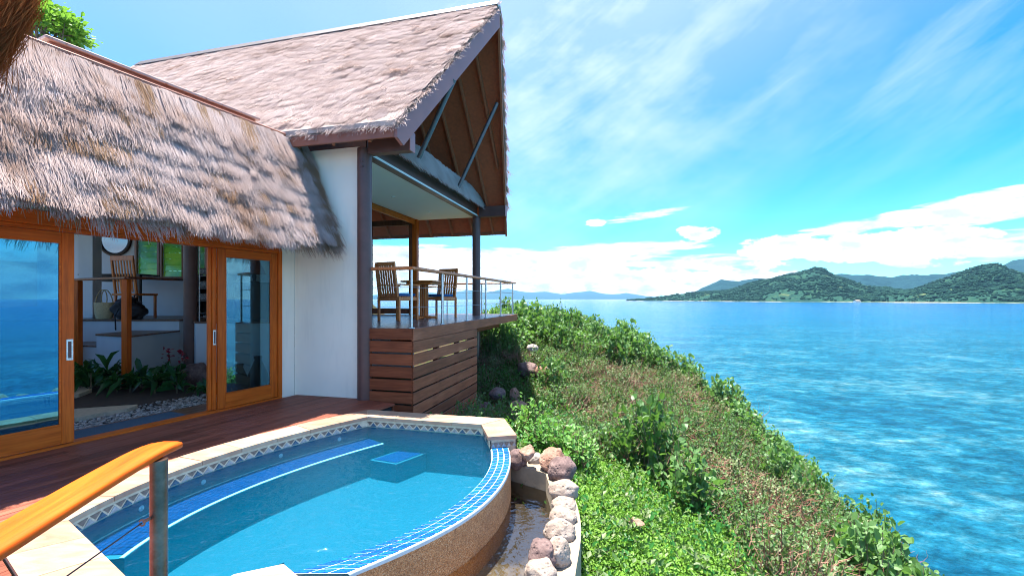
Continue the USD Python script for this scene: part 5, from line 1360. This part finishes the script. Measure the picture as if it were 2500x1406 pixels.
# ------------------------------------------------------------------ the headland's ground below the house
from scipy.interpolate import RBFInterpolator
CTRL = np.array([(-.76, 9.85, -1.0), (-1.5, 7.2, -.7), (.75, 4.4, -.72), (.75, 3, -.8), (.5, 2, -.9), (.4, 6, -.62), (0, 7.5, -.75), (2, 5, -1.15), (2, 3, -1.3), (2, 8, -.95), (3.2, 6.5, -1.45), (3.5, 10, -1.0), (4.5, 5, -2.1), (4, 3, -2.3), (5.1, 8, -2.05), (5.5, 11, -1.6), (5, 15, -.85), (3, 18, .1), (.5, 12, -.3), (1.2, 15, .1), (-1, 14, .0), (-2, 18, .5), (2, 21, .2), (2.6, 13, -.3),
                 (8, 5, -5), (7, 2, -5), (9, 9, -5.4), (9.5, 13, -5.2), (9, 18, -4.6), (7, 24, -4), (2, 30, -3), (-5, 32, -1), (12, 8, -9.6), (14, 14, -10), (13, 24, -10), (6, 34, -10), (-4, 42, -9.8), (11, 2, -9.5), (18, 0, -11), (20, 30, -11), (6, -3, -6), (10, -8, -10),
                 (-2, 4, -1.15), (-3, 6, -.9), (-4, 2, -.8), (0, 0, -1.0), (3, 0, -2.4), (-6, 9, -.6), (-9, 13.5, -.3), (-12, 10, -.4), (-10, 18, 1.0), (-16, 16, 2.0), (-4, 14.5, -.5), (-20, 30, 2.0), (-25, 10, 2.5), (-10, 2, -.5), (-15, -5, .0), (-3, -6, -1.5)], float)
_rbf = RBFInterpolator(CTRL[:, :2], CTRL[:, 2], kernel="thin_plate_spline", smoothing=0.02)
def Gz(x, y):
    p = np.stack([np.ravel(x), np.ravel(y)], 1)
    z = _rbf(p)
    P = np.c_[p, np.zeros(len(p))]
    z = np.where(p[:, 1] > 16, np.minimum(z, np.where(p[:, 0] > -9, 0.45, 9.0)), z)
    return z + 0.22 * (meshkit.fbm(P / 1.7, 4, 3) - 0.5) + 0.05 * (meshkit.fbm(P * 2.0, 2, 4) - 0.5)
gx = np.concatenate([np.arange(-34, -14, 2.0), np.arange(-14, -2, 0.5), np.arange(-2, 9, 0.11), np.arange(9, 22.1, 0.5)])
gy = np.concatenate([np.arange(-14, 1, 0.8), np.arange(1, 14, 0.12), np.arange(14, 24, 0.25), np.arange(24, 46, 1.0)])
XX, YY = np.meshgrid(gx, gy)
ZZ = Gz(XX, YY).reshape(XX.shape)
import shapely
dug = unary_union([pool_out, Polygon(np.vstack([wi[::-1], rimo]))]).buffer(-0.02)
under = unary_union([region, dug]).buffer(0.05)
ZZ = np.where(shapely.contains_xy(dug, XX, YY), np.minimum(ZZ, -1.15), np.where(shapely.contains_xy(under, XX, YY), np.minimum(ZZ, -0.3), ZZ))
def ground_mat():
    g = Graph("leafy_soil_slope")
    n = g.noise(g.pos(), 1.1, 6, 0.65); n2 = g.noise(g.pos(), 9, 5, 0.7)
    c = g.ramp(g.add(g.mul(n, 0.4), g.mul(n2, 0.6)), [(0.32, (0.030, 0.022, 0.014)), (0.48, (0.085, 0.060, 0.035)), (0.58, (0.055, 0.085, 0.025)), (0.72, (0.16, 0.125, 0.08))])
    return g.principled(c, 0.95, g.bump(n2, 1.0, 0.05), specular_ior_level=0.1)
M["ground"] = ground_mat()
nx, ny = len(gx), len(gy)
i, j = np.meshgrid(np.arange(ny - 1), np.arange(nx - 1), indexing="ij")
q = np.stack([i * nx + j, i * nx + j + 1, (i + 1) * nx + j + 1, (i + 1) * nx + j], -1).reshape(-1, 4)
obj("sloping_ground", (np.stack([XX, YY, ZZ], -1).reshape(-1, 3), q), M["ground"], smooth=True, kind="structure")

# ------------------------------------------------------------------ leaves and plants
def leaf_mat(name, stops, trans=0.35, gloss=0.46):
    g = Graph(name)
    rnd, isl = g("object_info", "random"), g("geometry", "random_per_island")
    f = g.add(g.mul(isl, 0.7), g.mul(rnd, 0.3))
    c = g.ramp(f, [(x, tuple(min(0.62, 1.22 * y + 0.004) for y in col)) for x, col in stops])
    p = g("principled_bsdf", "BSDF", base_color=c, roughness=gloss, specular_ior_level=0.3)
    t = g("translucent_bsdf", "BSDF", color=g.mix(0.5, c, (0.20, 0.42, 0.03), "mix"))
    return g.done(g("mix_closure", "closure", fac=trans, closure1=p, closure2=t))
M["leaf_round"] = leaf_mat("round_leaf_green", [(0, (0.050, 0.120, 0.032)), (0.4, (0.115, 0.220, 0.065)), (0.75, (0.21, 0.32, 0.13)), (0.90, (0.36, 0.43, 0.26)), (1, (0.44, 0.33, 0.14))])
M["leaf_small"] = leaf_mat("small_leaf_green", [(0, (0.040, 0.095, 0.026)), (0.5, (0.105, 0.185, 0.060)), (0.85, (0.20, 0.28, 0.115)), (0.95, (0.30, 0.33, 0.18)), (1, (0.34, 0.20, 0.10))])
M["leaf_olive"] = leaf_mat("olive_dry_leaf", [(0, (0.085, 0.130, 0.050)), (0.5, (0.19, 0.235, 0.105)), (0.8, (0.33, 0.29, 0.18)), (1, (0.44, 0.25, 0.17))], 0.25)
M["leaf_light"] = leaf_mat("light_young_leaf", [(0, (0.07, 0.19, 0.032)), (0.5, (0.18, 0.33, 0.08)), (0.85, (0.33, 0.46, 0.18)), (1, (0.55, 0.58, 0.34))])
M["leaf_grass"] = leaf_mat("bright_grass_green", [(0, (0.10, 0.22, 0.022)), (0.5, (0.20, 0.36, 0.055)), (0.85, (0.32, 0.45, 0.13)), (1, (0.44, 0.47, 0.24))])
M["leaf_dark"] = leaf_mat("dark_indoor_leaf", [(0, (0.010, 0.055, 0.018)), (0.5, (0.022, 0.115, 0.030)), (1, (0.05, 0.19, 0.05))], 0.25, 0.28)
M["leaf_deep"] = leaf_mat("deep_green_creeper", [(0, (0.012, 0.085, 0.012)), (0.5, (0.030, 0.155, 0.024)), (0.9, (0.075, 0.24, 0.045)), (1, (0.15, 0.29, 0.08))])
M["leaf_red"] = plain("red_bract", (0.30, 0.012, 0.03), 0.5, 0.2, 20, 0.0)
M["twig"] = plain("dry_brown_twig", (0.20, 0.085, 0.058), 0.9, 0.4, 5, 0.2)
M["twig_pale"] = plain("pale_dry_twig", (0.30, 0.165, 0.115), 0.9, 0.3, 5, 0.2)
M["stem"] = plain("grey_green_stem", (0.16, 0.13, 0.075), 0.85, 0.2, 8, 0.2)
M["bark"] = plain("grey_bark", (0.13, 0.095, 0.07), 0.9, 0.3, 6, 0.6, bscale=25)

OVATE = (np.array([[0, 0, 0], [0.30, 0.35, 0.10], [0.28, 0.68, 0.08], [0, 1, -0.06], [-0.28, 0.68, 0.08], [-0.30, 0.35, 0.10], [0, 0.5, 0]]), [[0, 1, 6], [1, 2, 6], [2, 3, 6], [3, 4, 6], [4, 5, 6], [5, 0, 6]])
ROUND = (np.array([[0, 0.06, 0], [0.40, -0.02, 0.06], [0.52, 0.45, 0.10], [0.26, 0.85, 0.04], [0, 1.02, -0.06], [-0.26, 0.85, 0.04], [-0.52, 0.45, 0.10], [-0.40, -0.02, 0.06], [0, 0.42, -0.02]]), [[0, 1, 8], [1, 2, 8], [2, 3, 8], [3, 4, 8], [4, 5, 8], [5, 6, 8], [6, 7, 8], [7, 0, 8]])
SMALL = (np.array([[0, 0, 0], [0.26, 0.5, 0.07], [0, 1, -0.04], [-0.26, 0.5, 0.07]]), [[0, 1, 2], [0, 2, 3]])
BLADE = (np.array([[0, 0, 0], [0.11, 0.35, 0.16], [0.10, 0.7, 0.20], [0, 1.0, 0.08], [-0.10, 0.7, 0.20], [-0.11, 0.35, 0.16], [0, 0.35, 0.12], [0, 0.7, 0.16]]), [[0, 1, 6], [1, 2, 7], [1, 7, 6], [2, 3, 7], [3, 4, 7], [4, 5, 6], [4, 6, 7], [5, 0, 6]])

def leaves(shape, pos, out, size, r, tilt=0.5):
    """Leaves of the given shape at pos (n x 3), pointing along out with their upper face skywards."""
    V0, F0 = np.asarray(shape[0]), np.asarray(shape[1]); n = len(pos)
    d = out + tilt * r.normal(size=(n, 3)); d /= np.linalg.norm(d, axis=1, keepdims=True)
    up = np.array([0, 0, 1.0]) + 0.45 * r.normal(size=(n, 3))
    x = np.cross(d, up); x /= np.linalg.norm(x, axis=1, keepdims=True) + 1e-9
    z = np.cross(x, d)
    s = (size * r.uniform(0.6, 1.3, n))[:, None, None]
    v = pos[:, None] + s * (V0[None, :, :1] * x[:, None] + V0[None, :, 1:2] * d[:, None] + V0[None, :, 2:] * z[:, None])
    f = F0[None] + (np.arange(n) * len(V0))[:, None, None]
    return v.reshape(-1, 3), f.reshape(-1, 3)

def twig_path(r, base, d, L, n=4, wob=0.22, droop=0.0):
    p = [np.array(base, float)]; d = np.array(d, float); d /= np.linalg.norm(d)
    for k in range(n):
        d = d + wob * r.normal(size=3) - droop * Z3; d /= np.linalg.norm(d); p.append(p[-1] + d * L / n)
    return np.array(p)

def bush(name, seed, stems, spread, height, leaf, lsize, per, lmat, smat, twigs=0, tmat=None, stem_r=0.008, tilt=0.6, leaf_from=0.3):
    """A class prim with foliage and stems parts; stems radiate from the foot, leaves sit along their outer lengths."""
    r = np.random.default_rng(seed)
    p = proto(name); bs = MB(); lv, lf, n0 = [], [], 0
    for k in range(stems):
        a, rad = r.uniform(0, 2 * PI), spread * math.sqrt(r.random())
        tip = np.array([rad * math.cos(a), rad * math.sin(a), height * r.uniform(0.55, 1.0) * (1 - 0.35 * (rad / spread) ** 2)])
        base = tip * [0.35, 0.35, 0] + np.append(r.normal(0, 0.03, 2), -0.12)
        path_ = np.array([base + (tip - base) * t + np.append(r.normal(0, 0.035, 2), 0) * math.sin(PI * t) for t in np.linspace(0, 1, 5)])
        bs.tube(path_, np.linspace(stem_r, stem_r * 0.4, 5), 4, caps=False)
        t = leaf_from + (1 - leaf_from) * r.random(per) ** 0.8
        ps = np.array([path_[min(int(x * 4), 3)] + (path_[min(int(x * 4), 3) + 1] - path_[min(int(x * 4), 3)]) * (x * 4 - min(int(x * 4), 3)) for x in t])
        off = r.normal(size=(per, 3)) * [1, 1, 0.7]; off /= np.linalg.norm(off, axis=1, keepdims=True)
        ps = ps + off * lsize * r.uniform(0.1, 1.3, (per, 1))
        out = off * [1, 1, 0.6] + [0, 0, 0.35]
        v, f = leaves(leaf, ps, out, lsize, r, tilt); lv.append(v); lf.append(f + n0); n0 += len(v)
    fo = usdkit.mesh(stage, f"{p.GetPath()}/foliage", (np.vstack(lv), np.vstack(lf)), lmat)
    usdkit.mesh(stage, f"{p.GetPath()}/stems", bs.arrays(), smat)
    if twigs:
        bt = MB()
        for k in range(twigs):
            a, rad = r.uniform(0, 2 * PI), spread * 0.95 * math.sqrt(r.random())
            base = [rad * math.cos(a), rad * math.sin(a), height * r.uniform(0.0, 0.5)]
            bt.tube(twig_path(r, base, [r.normal(), r.normal(), 0.9 + 0.5 * r.normal()], r.uniform(0.2, 0.5) * max(height, 0.5), 3, 0.4), [0.0038, 0.0032, 0.0025, 0.0012], 3, caps=False)
        data(usdkit.mesh(stage, f"{p.GetPath()}/dry_twigs", bt.arrays(), tmat).GetPrim(), kind="stuff")
    return p
KINDS = {
    "round": [bush(f"round_leaved_shrub_{k}", 400 + k, 30, 0.48, 0.72, ROUND, 0.072, 17, M["leaf_round"], M["stem"], 26, M["twig"], tilt=0.5) for k in range(3)],
    "small": [bush(f"small_leaved_shrub_{k}", 420 + k, 46, 0.55, 0.52, OVATE, 0.048, 19, M["leaf_small"], M["stem"], 60, M["twig"]) for k in range(3)],
    "dry": [bush(f"dry_scrub_{k}", 440 + k, 26, 0.55, 0.50, OVATE, 0.042, 30, M["leaf_olive"], M["twig"], 260, M["twig" if k % 2 else "twig_pale"]) for k in range(3)],
    "young": [bush(f"young_bush_{k}", 460 + k, 34, 0.42, 0.75, OVATE, 0.085, 15, M["leaf_light"], M["twig_pale"], 0, tilt=0.5, leaf_from=0.35) for k in range(2)],
    "creeper": [bush(f"creeper_mound_{k}", 480 + k, 50, 0.5, 0.24, OVATE, 0.042, 16, M["leaf_deep"], M["stem"], 8, M["twig"], leaf_from=0.1) for k in range(2)],
}
r = np.random.default_rng(77)
house_keep = Polygon([H(-0.1, -3, 0)[:2], H(-0.1, 0.95, 0)[:2], H(3.1, 0.95, 0)[:2], H(3.1, -0.2, 0)[:2], H(5.7, -0.2, 0)[:2], H(5.7, -3, 0)[:2]])
pool_keep = unary_union([pool_out, Polygon(np.vstack([wi[::-1], rimo])), region]).buffer(0.16)
def crest(y): return float(np.interp(y, [1, 4, 5, 8, 11, 15, 18, 21], [3.6, 4.3, 4.7, 5.3, 5.85, 5.1, 3.3, 1.5]))
groups = {"round": ("round-leaved green shrub growing on the slope's crest against the sea", "round-leaved shrubs on the crest"),
          "small": ("small-leaved green shrub among the dry scrub on the slope", "green shrubs on the slope"),
          "dry": ("dry brown twigs with few olive leaves on the slope", "dry scrub on the slope"),
          "creeper": ("low deep green creeper mound near the balcony's slatted base", "creeper mounds near the balcony base")}
cat_of = {"round": "shrub", "small": "shrub", "dry": "scrub", "creeper": "creeper", "young": "bush"}
name_of_kind = {"round": "round_leaved_shrub", "small": "small_leaved_shrub", "dry": "dry_scrub", "creeper": "creeper_mound", "young": "young_bush"}
placed = []
def plant(kind, x, y, s, label=None, group=None, dz=0.0, tilt=None):
    ps = KINDS[kind]; lab, grp = groups.get(kind, (label, group))
    if not label and kind != "creeper":
        zone = "high on the slope below the balcony's outer end" if y > 12.5 else "in the middle of the slope" if y > 7.5 else "low on the slope at bottom right"
        if kind == "round" and crest(y) - x < 0.7: zone = zone.replace("on the slope", "on the seaward crest").replace("of the slope", "of the seaward crest")
        lab, grp = lab.split(" growing")[0].split(" among")[0].split(" on the slope")[0] + " " + zone, grp + " " + zone
    copy(ps[r.integers(len(ps))], name_of_kind[kind], (x, y, float(Gz(x, y)[0]) + dz), r.uniform(0, 6.28), (s, s, s * (r.uniform(0.8, 1.75) if kind == "round" else r.uniform(0.85, 1.35))), tilt=tilt, label=label or lab, cat=cat_of[kind], group=group if label else grp)
BOULDER_AT = [(dirx(a) * d, d) for a, d in ((1300, 11.5), (1256, 10.4), (1266, 8.8), (1215, 9.9), (1185, 9.7))]
tries = 0
while len(placed) < 330 and tries < 12000:
    tries += 1
    y = 3.0 + 18.5 * r.random() ** 1.15
    cx_ = crest(y); x = r.uniform(-1.0, cx_ + 1.2)
    pt = Point(x, y)
    if house_keep.contains(pt) or pool_keep.contains(pt): continue
    edge = cx_ - x
    if any(abs(x - bx) < 0.42 + 0.1 * k_ and by - 1.5 < y < by + 0.25 for k_, (bx, by) in enumerate(BOULDER_AT[:3])) or any(abs(x - bx) < 0.3 and by - 0.6 < y < by + 0.2 for bx, by in BOULDER_AT[3:]): continue
    grass = x < 0.35 + 0.50 * (7.0 - y) + 1.2 and y < 6.6 and edge > 1.4
    if grass: continue
    near = 0.38 if edge < 1.4 else 0.40
    if placed and min((x - a) ** 2 + (y - c) ** 2 for a, c in placed) < near ** 2: continue
    placed.append((x, y))
    nz = meshkit.noise(np.array([x * 0.9, y * 0.6, 0.3]))
    if x < 1.3 - 0.15 * (y - 8) and 6.5 < y < 12: k = "creeper" if r.random() < 0.75 else "small"; s = r.uniform(0.7, 1.2)
    elif edge < 0.7: k = "round" if r.random() < (0.75 if y > 9 else 0.5) else ("small" if r.random() < 0.7 else "dry"); s = r.uniform(0.75, 1.1)
    elif y > 12.5: k = "round" if r.random() < 0.65 else "small"; s = r.uniform(0.9, 1.3)
    else: k = ("dry" if r.random() < 0.68 else "small") if nz > 0.46 else ("small" if r.random() < 0.8 else "round"); s = r.uniform(0.75, 1.15)
    if edge < -0.2: s *= 0.8
    plant(k, x, y, s)
# taller round-leaved shrubs that break the skyline, by the place they take in the picture
for px, py, d, s, lab in [(1432, 762, 17.5, 1.6, "tall round-leaved shrub topping the vegetation against the sea, right of the balcony"), (1360, 790, 16.5, 1.5, "wide round-leaved shrub next to the tallest one, towards the balcony"), (1555, 815, 15.2, 1.25, "round-leaved shrub on the crest just below the tallest one"),
                          (1810, 955, 10.6, 1.0, "lone upright shrub sticking out of the crest halfway down"), (1605, 850, 14.3, 1.15, "pale round-leaved shrub leaning over the sea below the skyline shrubs"), (2230, 1370, 5.2, 0.75, "round-leaved shrub nearest the lower right, at the crest's end")]:
    p = unproj(px, py, d); g0 = float(Gz(p[0], d)[0]); hgt = p[2] - g0
    copy(KINDS["round"][r.integers(3)], "round_leaved_shrub", (p[0], d, g0), r.uniform(0, 6.28), (s, s, max(0.5, hgt / 0.72)), label=lab, cat="shrub")
for px, py, d, s, lab in [(1340, 1030, 6.3, 0.95, "light green young bush with pale stems behind the pool's stone pier"), (1400, 1075, 5.9, 0.8, "light green young bush beside the big basin stones"), (1290, 1000, 7.0, 0.8, "light green young bush nearest the balcony's slatted base")]:
    p = unproj(px, py, d); plant("young", p[0], d, s, lab)

# grass and leaf litter that nobody could count
def clump(seed, n, shape, size, rad, h):
    r_ = np.random.default_rng(seed)
    ps = np.c_[r_.normal(0, rad, (n, 2)), np.abs(r_.normal(0, h, n))]
    out = np.c_[r_.normal(size=(n, 2)), r_.uniform(0.2, 1.2, n)]
    return leaves(shape, ps, out, size, r_, 0.3)
def scatter(name, n, protos, test, smin, smax, label, cat, ylo, yhi, xlo=-1.0):
    pts = []
    while len(pts) < n:
        y = r.uniform(ylo, yhi, 400); x = r.uniform(xlo, 6.6, 400)
        for a, c in zip(x, y):
            if test(a, c) and not pool_keep_t.contains(Point(a, c)): pts.append((a, c))
    pts = np.array(pts[:n]); z = Gz(pts[:, 0], pts[:, 1])
    instancer(name, protos, np.c_[pts, z], quat_z(r.random(n) * 6.28), r.uniform(smin, smax, n), r.integers(0, len(protos), n), label=label, cat=cat, kind="stuff")
pool_keep_t = unary_union([pool_out, Polygon(np.vstack([wi[::-1], rimo])), region]).buffer(0.02)
def in_grass(x, y): return x < 0.35 + 0.50 * (7.2 - y) + 1.4 and x > -0.2
scatter("grass_cover", 5200, [(clump(500 + k, 30, SMALL, 0.036, 0.055, 0.05), M["leaf_grass"], False) for k in range(3)], in_grass, 0.7, 1.4, "bright green low grass and creeper beside the basin stones", "grass", 2.2, 7.2)
scatter("leafy_ground_cover", 9000, [(clump(510 + k, 16, SMALL, 0.045, 0.06, 0.07), M[m], False) for k, m in enumerate(("leaf_small", "leaf_deep", "leaf_olive"))], lambda x, y: x < crest(y) + 1.6, 0.8, 1.8, "mixed low leaves covering the soil of the slope", "ground cover", 3.0, 21)
tw = []
for k in range(3):
    b = MB(); rr = np.random.default_rng(530 + k)
    for _ in range(16): b.tube(twig_path(rr, np.append(rr.normal(0, 0.09, 2), rr.uniform(0, 0.12)), [rr.normal(), rr.normal(), 0.35 * rr.normal()], rr.uniform(0.15, 0.4), 3, 0.35), [0.0035, 0.003, 0.0025, 0.0012], 3, caps=False)
    tw.append((b.arrays(), M["twig" if k % 2 else "twig_pale"], False))
scatter("dead_twigs", 500, tw, lambda x, y: x < crest(y) + 0.6 and not in_grass(x, y) and (x > 0.8 or y < 6), 0.8, 1.5, "dry brown twigs lying over the slope", "twigs", 3.5, 16)

# boulders on the slope
for k, (px, py, d, size, mt, sharp, lab) in enumerate([
    (1290, 870, 11.6, (0.36, 0.3, 0.26), "rock_dark", 0.75, "largest dark boulder high on the slope right of the balcony base"), (1328, 884, 11.3, (0.26, 0.25, 0.3), "rock_red", 0.8, "reddish boulder leaning against the largest dark one"),
    (1256, 925, 10.4, (0.17, 0.17, 0.24), "rock_red", 0.75, "upright reddish boulder below the largest dark one"), (1215, 960, 9.9, (0.24, 0.2, 0.16), "rock_dark", 0.6, "dark rounded boulder beside the slatted base"),
    (1266, 988, 8.8, (0.28, 0.2, 0.09), "rock_red", 0.7, "flat reddish rock above the young bushes"), (1185, 1000, 9.7, (0.20, 0.2, 0.2), "rock_dark", 0.6, "dark boulder at the foot of the slatted base"), (1300, 850, 12.6, (0.2, 0.2, 0.14), "rock_grey", 0.6, "small grey boulder behind the largest dark one"), (1548, 1272, 4.6, (0.12, 0.08, 0.035), "rock_red", 0.6, "small flat stone lying in the bright grass")]):
    p = unproj(px, py, d); pr = obj("boulder", rock(340 + k, size, sharp), M[mt], smooth=True, label=lab, cat="boulder")
    z = float(Gz(p[0], p[1])[0])
    x = UsdGeom.Xformable(pr); x.AddTranslateOp().Set(Gf.Vec3d(float(p[0]), float(p[1]), max(z + 0.4 * size[2], float(p[2])) if p[2] - z < 0.45 else z + 0.6 * size[2])); x.AddRotateZOp().Set(float(k * 71 % 360))

# ------------------------------------------------------------------ planting in the hall
pl = []
for k in range(3):
    p = proto(f"hall_plant_{k}"); rr = np.random.default_rng(600 + k)
    for q_ in range(20):
        a = q_ * 2.4 + rr.normal(0, 0.2); e = rr.uniform(0.25, 1.15)
        d = np.array([[math.cos(a) * math.cos(e), math.sin(a) * math.cos(e), math.sin(e)]]); hgt = rr.uniform(0.05, 0.26)
        v, f = leaves(BLADE, np.array([[0.03 * math.cos(a), 0.03 * math.sin(a), hgt]]), d, 0.29 * (1.2 if hgt > 0.15 else 1), rr, 0.06)
        bend = (np.linalg.norm(v[:, :2], axis=1) ** 2)[:, None] * [0, 0, -1.6]
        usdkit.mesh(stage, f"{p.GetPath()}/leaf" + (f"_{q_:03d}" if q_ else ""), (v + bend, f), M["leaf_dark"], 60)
    b = MB(); b.tube([[0, 0, -0.02], [0, 0, 0.28]], [0.014, 0.008], 6); usdkit.mesh(stage, f"{p.GetPath()}/stem", b.arrays(), M["stem"])
    pl.append(p)
r = np.random.default_rng(9)
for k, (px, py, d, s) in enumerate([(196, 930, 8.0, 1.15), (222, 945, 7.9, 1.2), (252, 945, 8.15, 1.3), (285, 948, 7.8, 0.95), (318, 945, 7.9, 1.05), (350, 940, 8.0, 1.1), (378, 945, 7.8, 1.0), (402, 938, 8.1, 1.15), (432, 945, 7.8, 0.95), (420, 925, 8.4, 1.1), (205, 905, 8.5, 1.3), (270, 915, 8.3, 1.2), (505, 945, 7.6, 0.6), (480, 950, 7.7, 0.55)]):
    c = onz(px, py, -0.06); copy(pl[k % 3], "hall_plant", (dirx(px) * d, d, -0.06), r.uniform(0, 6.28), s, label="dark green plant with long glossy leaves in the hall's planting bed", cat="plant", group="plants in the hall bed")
fl = thing("red_flowering_plant", (dirx(428) * 8.3, 8.3, -0.06), label="plant with two red flower spikes beside the hall post", cat="plant")
b = MB()
for dx in (-0.13, 0.12): b.tube([[0.2 * dx, 0, 0], [0.7 * dx, 0.02, 0.4], [dx, 0.0, 0.66]], 0.006, 5)
obj("stem", b, M["stem"], fl)
rr = np.random.default_rng(4)
for dx, z0, n in ((-0.13, 0.52, 16), (0.12, 0.50, 20)):
    ps = np.c_[dx + rr.normal(0, 0.05, n), rr.normal(0, 0.04, n), z0 + rr.uniform(0, 0.2, n)]; v, f = leaves(OVATE, ps, rr.normal(size=(n, 3)) * [1, 1, 0.6], 0.075, rr, 0.3); obj("flower_spike", (v, f), M["leaf_red"], fl)
pr = obj("hall_boulder", rock(390, (0.34, 0.28, 0.30), 0.4), M["rock_dark"], smooth=True, label="grey round boulder among the hall plants by the dark post", cat="boulder")
UsdGeom.Xformable(pr).AddTranslateOp().Set(Gf.Vec3d(dirx(478) * 8.6, 8.6, 0.12))

# ------------------------------------------------------------------ trees behind the roofs
def tree(name, base, height, crown_c, crown_r, n, seed, lmat, lsize, label):
    rr = np.random.default_rng(seed); t = thing(name, base, label=label, cat="tree")
    b = MB(); cc = np.array(crown_c) - np.array(base); pt = np.array([[0, 0, -0.5], cc * [0.2, 0.2, 0.45], cc * [0.7, 0.7, 0.75], cc]); b.tube(pt, [0.22, 0.17, 0.12, 0.05], 10)
    lv, lf, n0 = [], [], 0
    for k in range(26):
        d = rr.normal(size=3); d[2] = abs(d[2]) * 0.8 - 0.15; d /= np.linalg.norm(d)
        tip = cc + d * np.array(crown_r) * rr.uniform(0.55, 1.0); st_ = pt[2] + (cc - pt[2]) * rr.random()
        path_ = np.array([st_ + (tip - st_) * x + rr.normal(0, 0.08, 3) * math.sin(PI * x) for x in np.linspace(0, 1, 4)]); b.tube(path_, [0.05, 0.035, 0.022, 0.01], 5, caps=False)
        m_ = n // 26; ps = tip + rr.normal(size=(m_, 3)) * np.array(crown_r) * 0.20; v, f = leaves(OVATE, ps, (ps - cc) / np.linalg.norm(ps - cc, axis=1, keepdims=True) + [0, 0, 0.2], lsize, rr, 0.7)
        lv.append(v); lf.append(f + n0); n0 += len(v)
    obj("trunk", b, M["bark"], t, smooth=50); obj("crown", (np.vstack(lv), np.vstack(lf)), lmat, t)
tree("broadleaf_tree", (-15.2, 14.5, 1.0), 9, (-15.15, 14.3, 10.40), (0.85, 0.9, 0.85), 2600, 71, M["leaf_grass"], 0.17, "bright green broadleaf tree rising behind the thatched roofs at the upper left")
for x, y, s in ((-13.2, 16.4, 1), (-11.6, 16.8, 2)):
    tree("garden_tree", (x, y, 0), 4, (x, y, 3.0), (1.5, 0.8, 1.6), 1800, 80 + s, M["leaf_grass"], 0.14, ("broad green garden tree seen through the left louvred window", "broad green garden tree seen through the right louvred window")[s - 1])

# ------------------------------------------------------------------ far lodge on the headland's shore
lodge = thing("shore_lodge", (dirx(2092) * 1330, 1330, SEA + 1.0), 0.3, label="tiny white-roofed lodge on the far headland's shore", cat="building")
b = MB(); b.box([0, 0, 2.2], np.eye(3), [9, 4, 2.2], 0); obj("wall", b, M["plaster"], lodge)
b = MB(); slabq(b, [[-10, -5, 4.4], [10, -5, 4.4], [9, 0, 7.5], [-9, 0, 7.5]], [0, 0, -0.4]); slabq(b, [[-9, 0, 7.5], [9, 0, 7.5], [10, 5, 4.4], [-10, 5, 4.4]], [0, 0, -0.4]); obj("roof", b, M["concrete"], lodge)
for x in (-6, -2, 2, 6):
    b = MB(); b.box([x, -4.05, 2.0], np.eye(3), [1.0, 0.1, 1.0], 0); obj("window", b, M["dark"], lodge)

# ------------------------------------------------------------------ air over the sea
g = Graph("sea_haze")
hz = g.done(volume=g("principled_volume", "volume", color=(0.34, 0.68, 1.0), density=HAZE, anisotropy=0.2))
m = trimesh.creation.box([43000, 43000, 720]); m.apply_translation([0, 0, 720 / 2 - 13])
obj("haze", m, hz, kind="stuff")
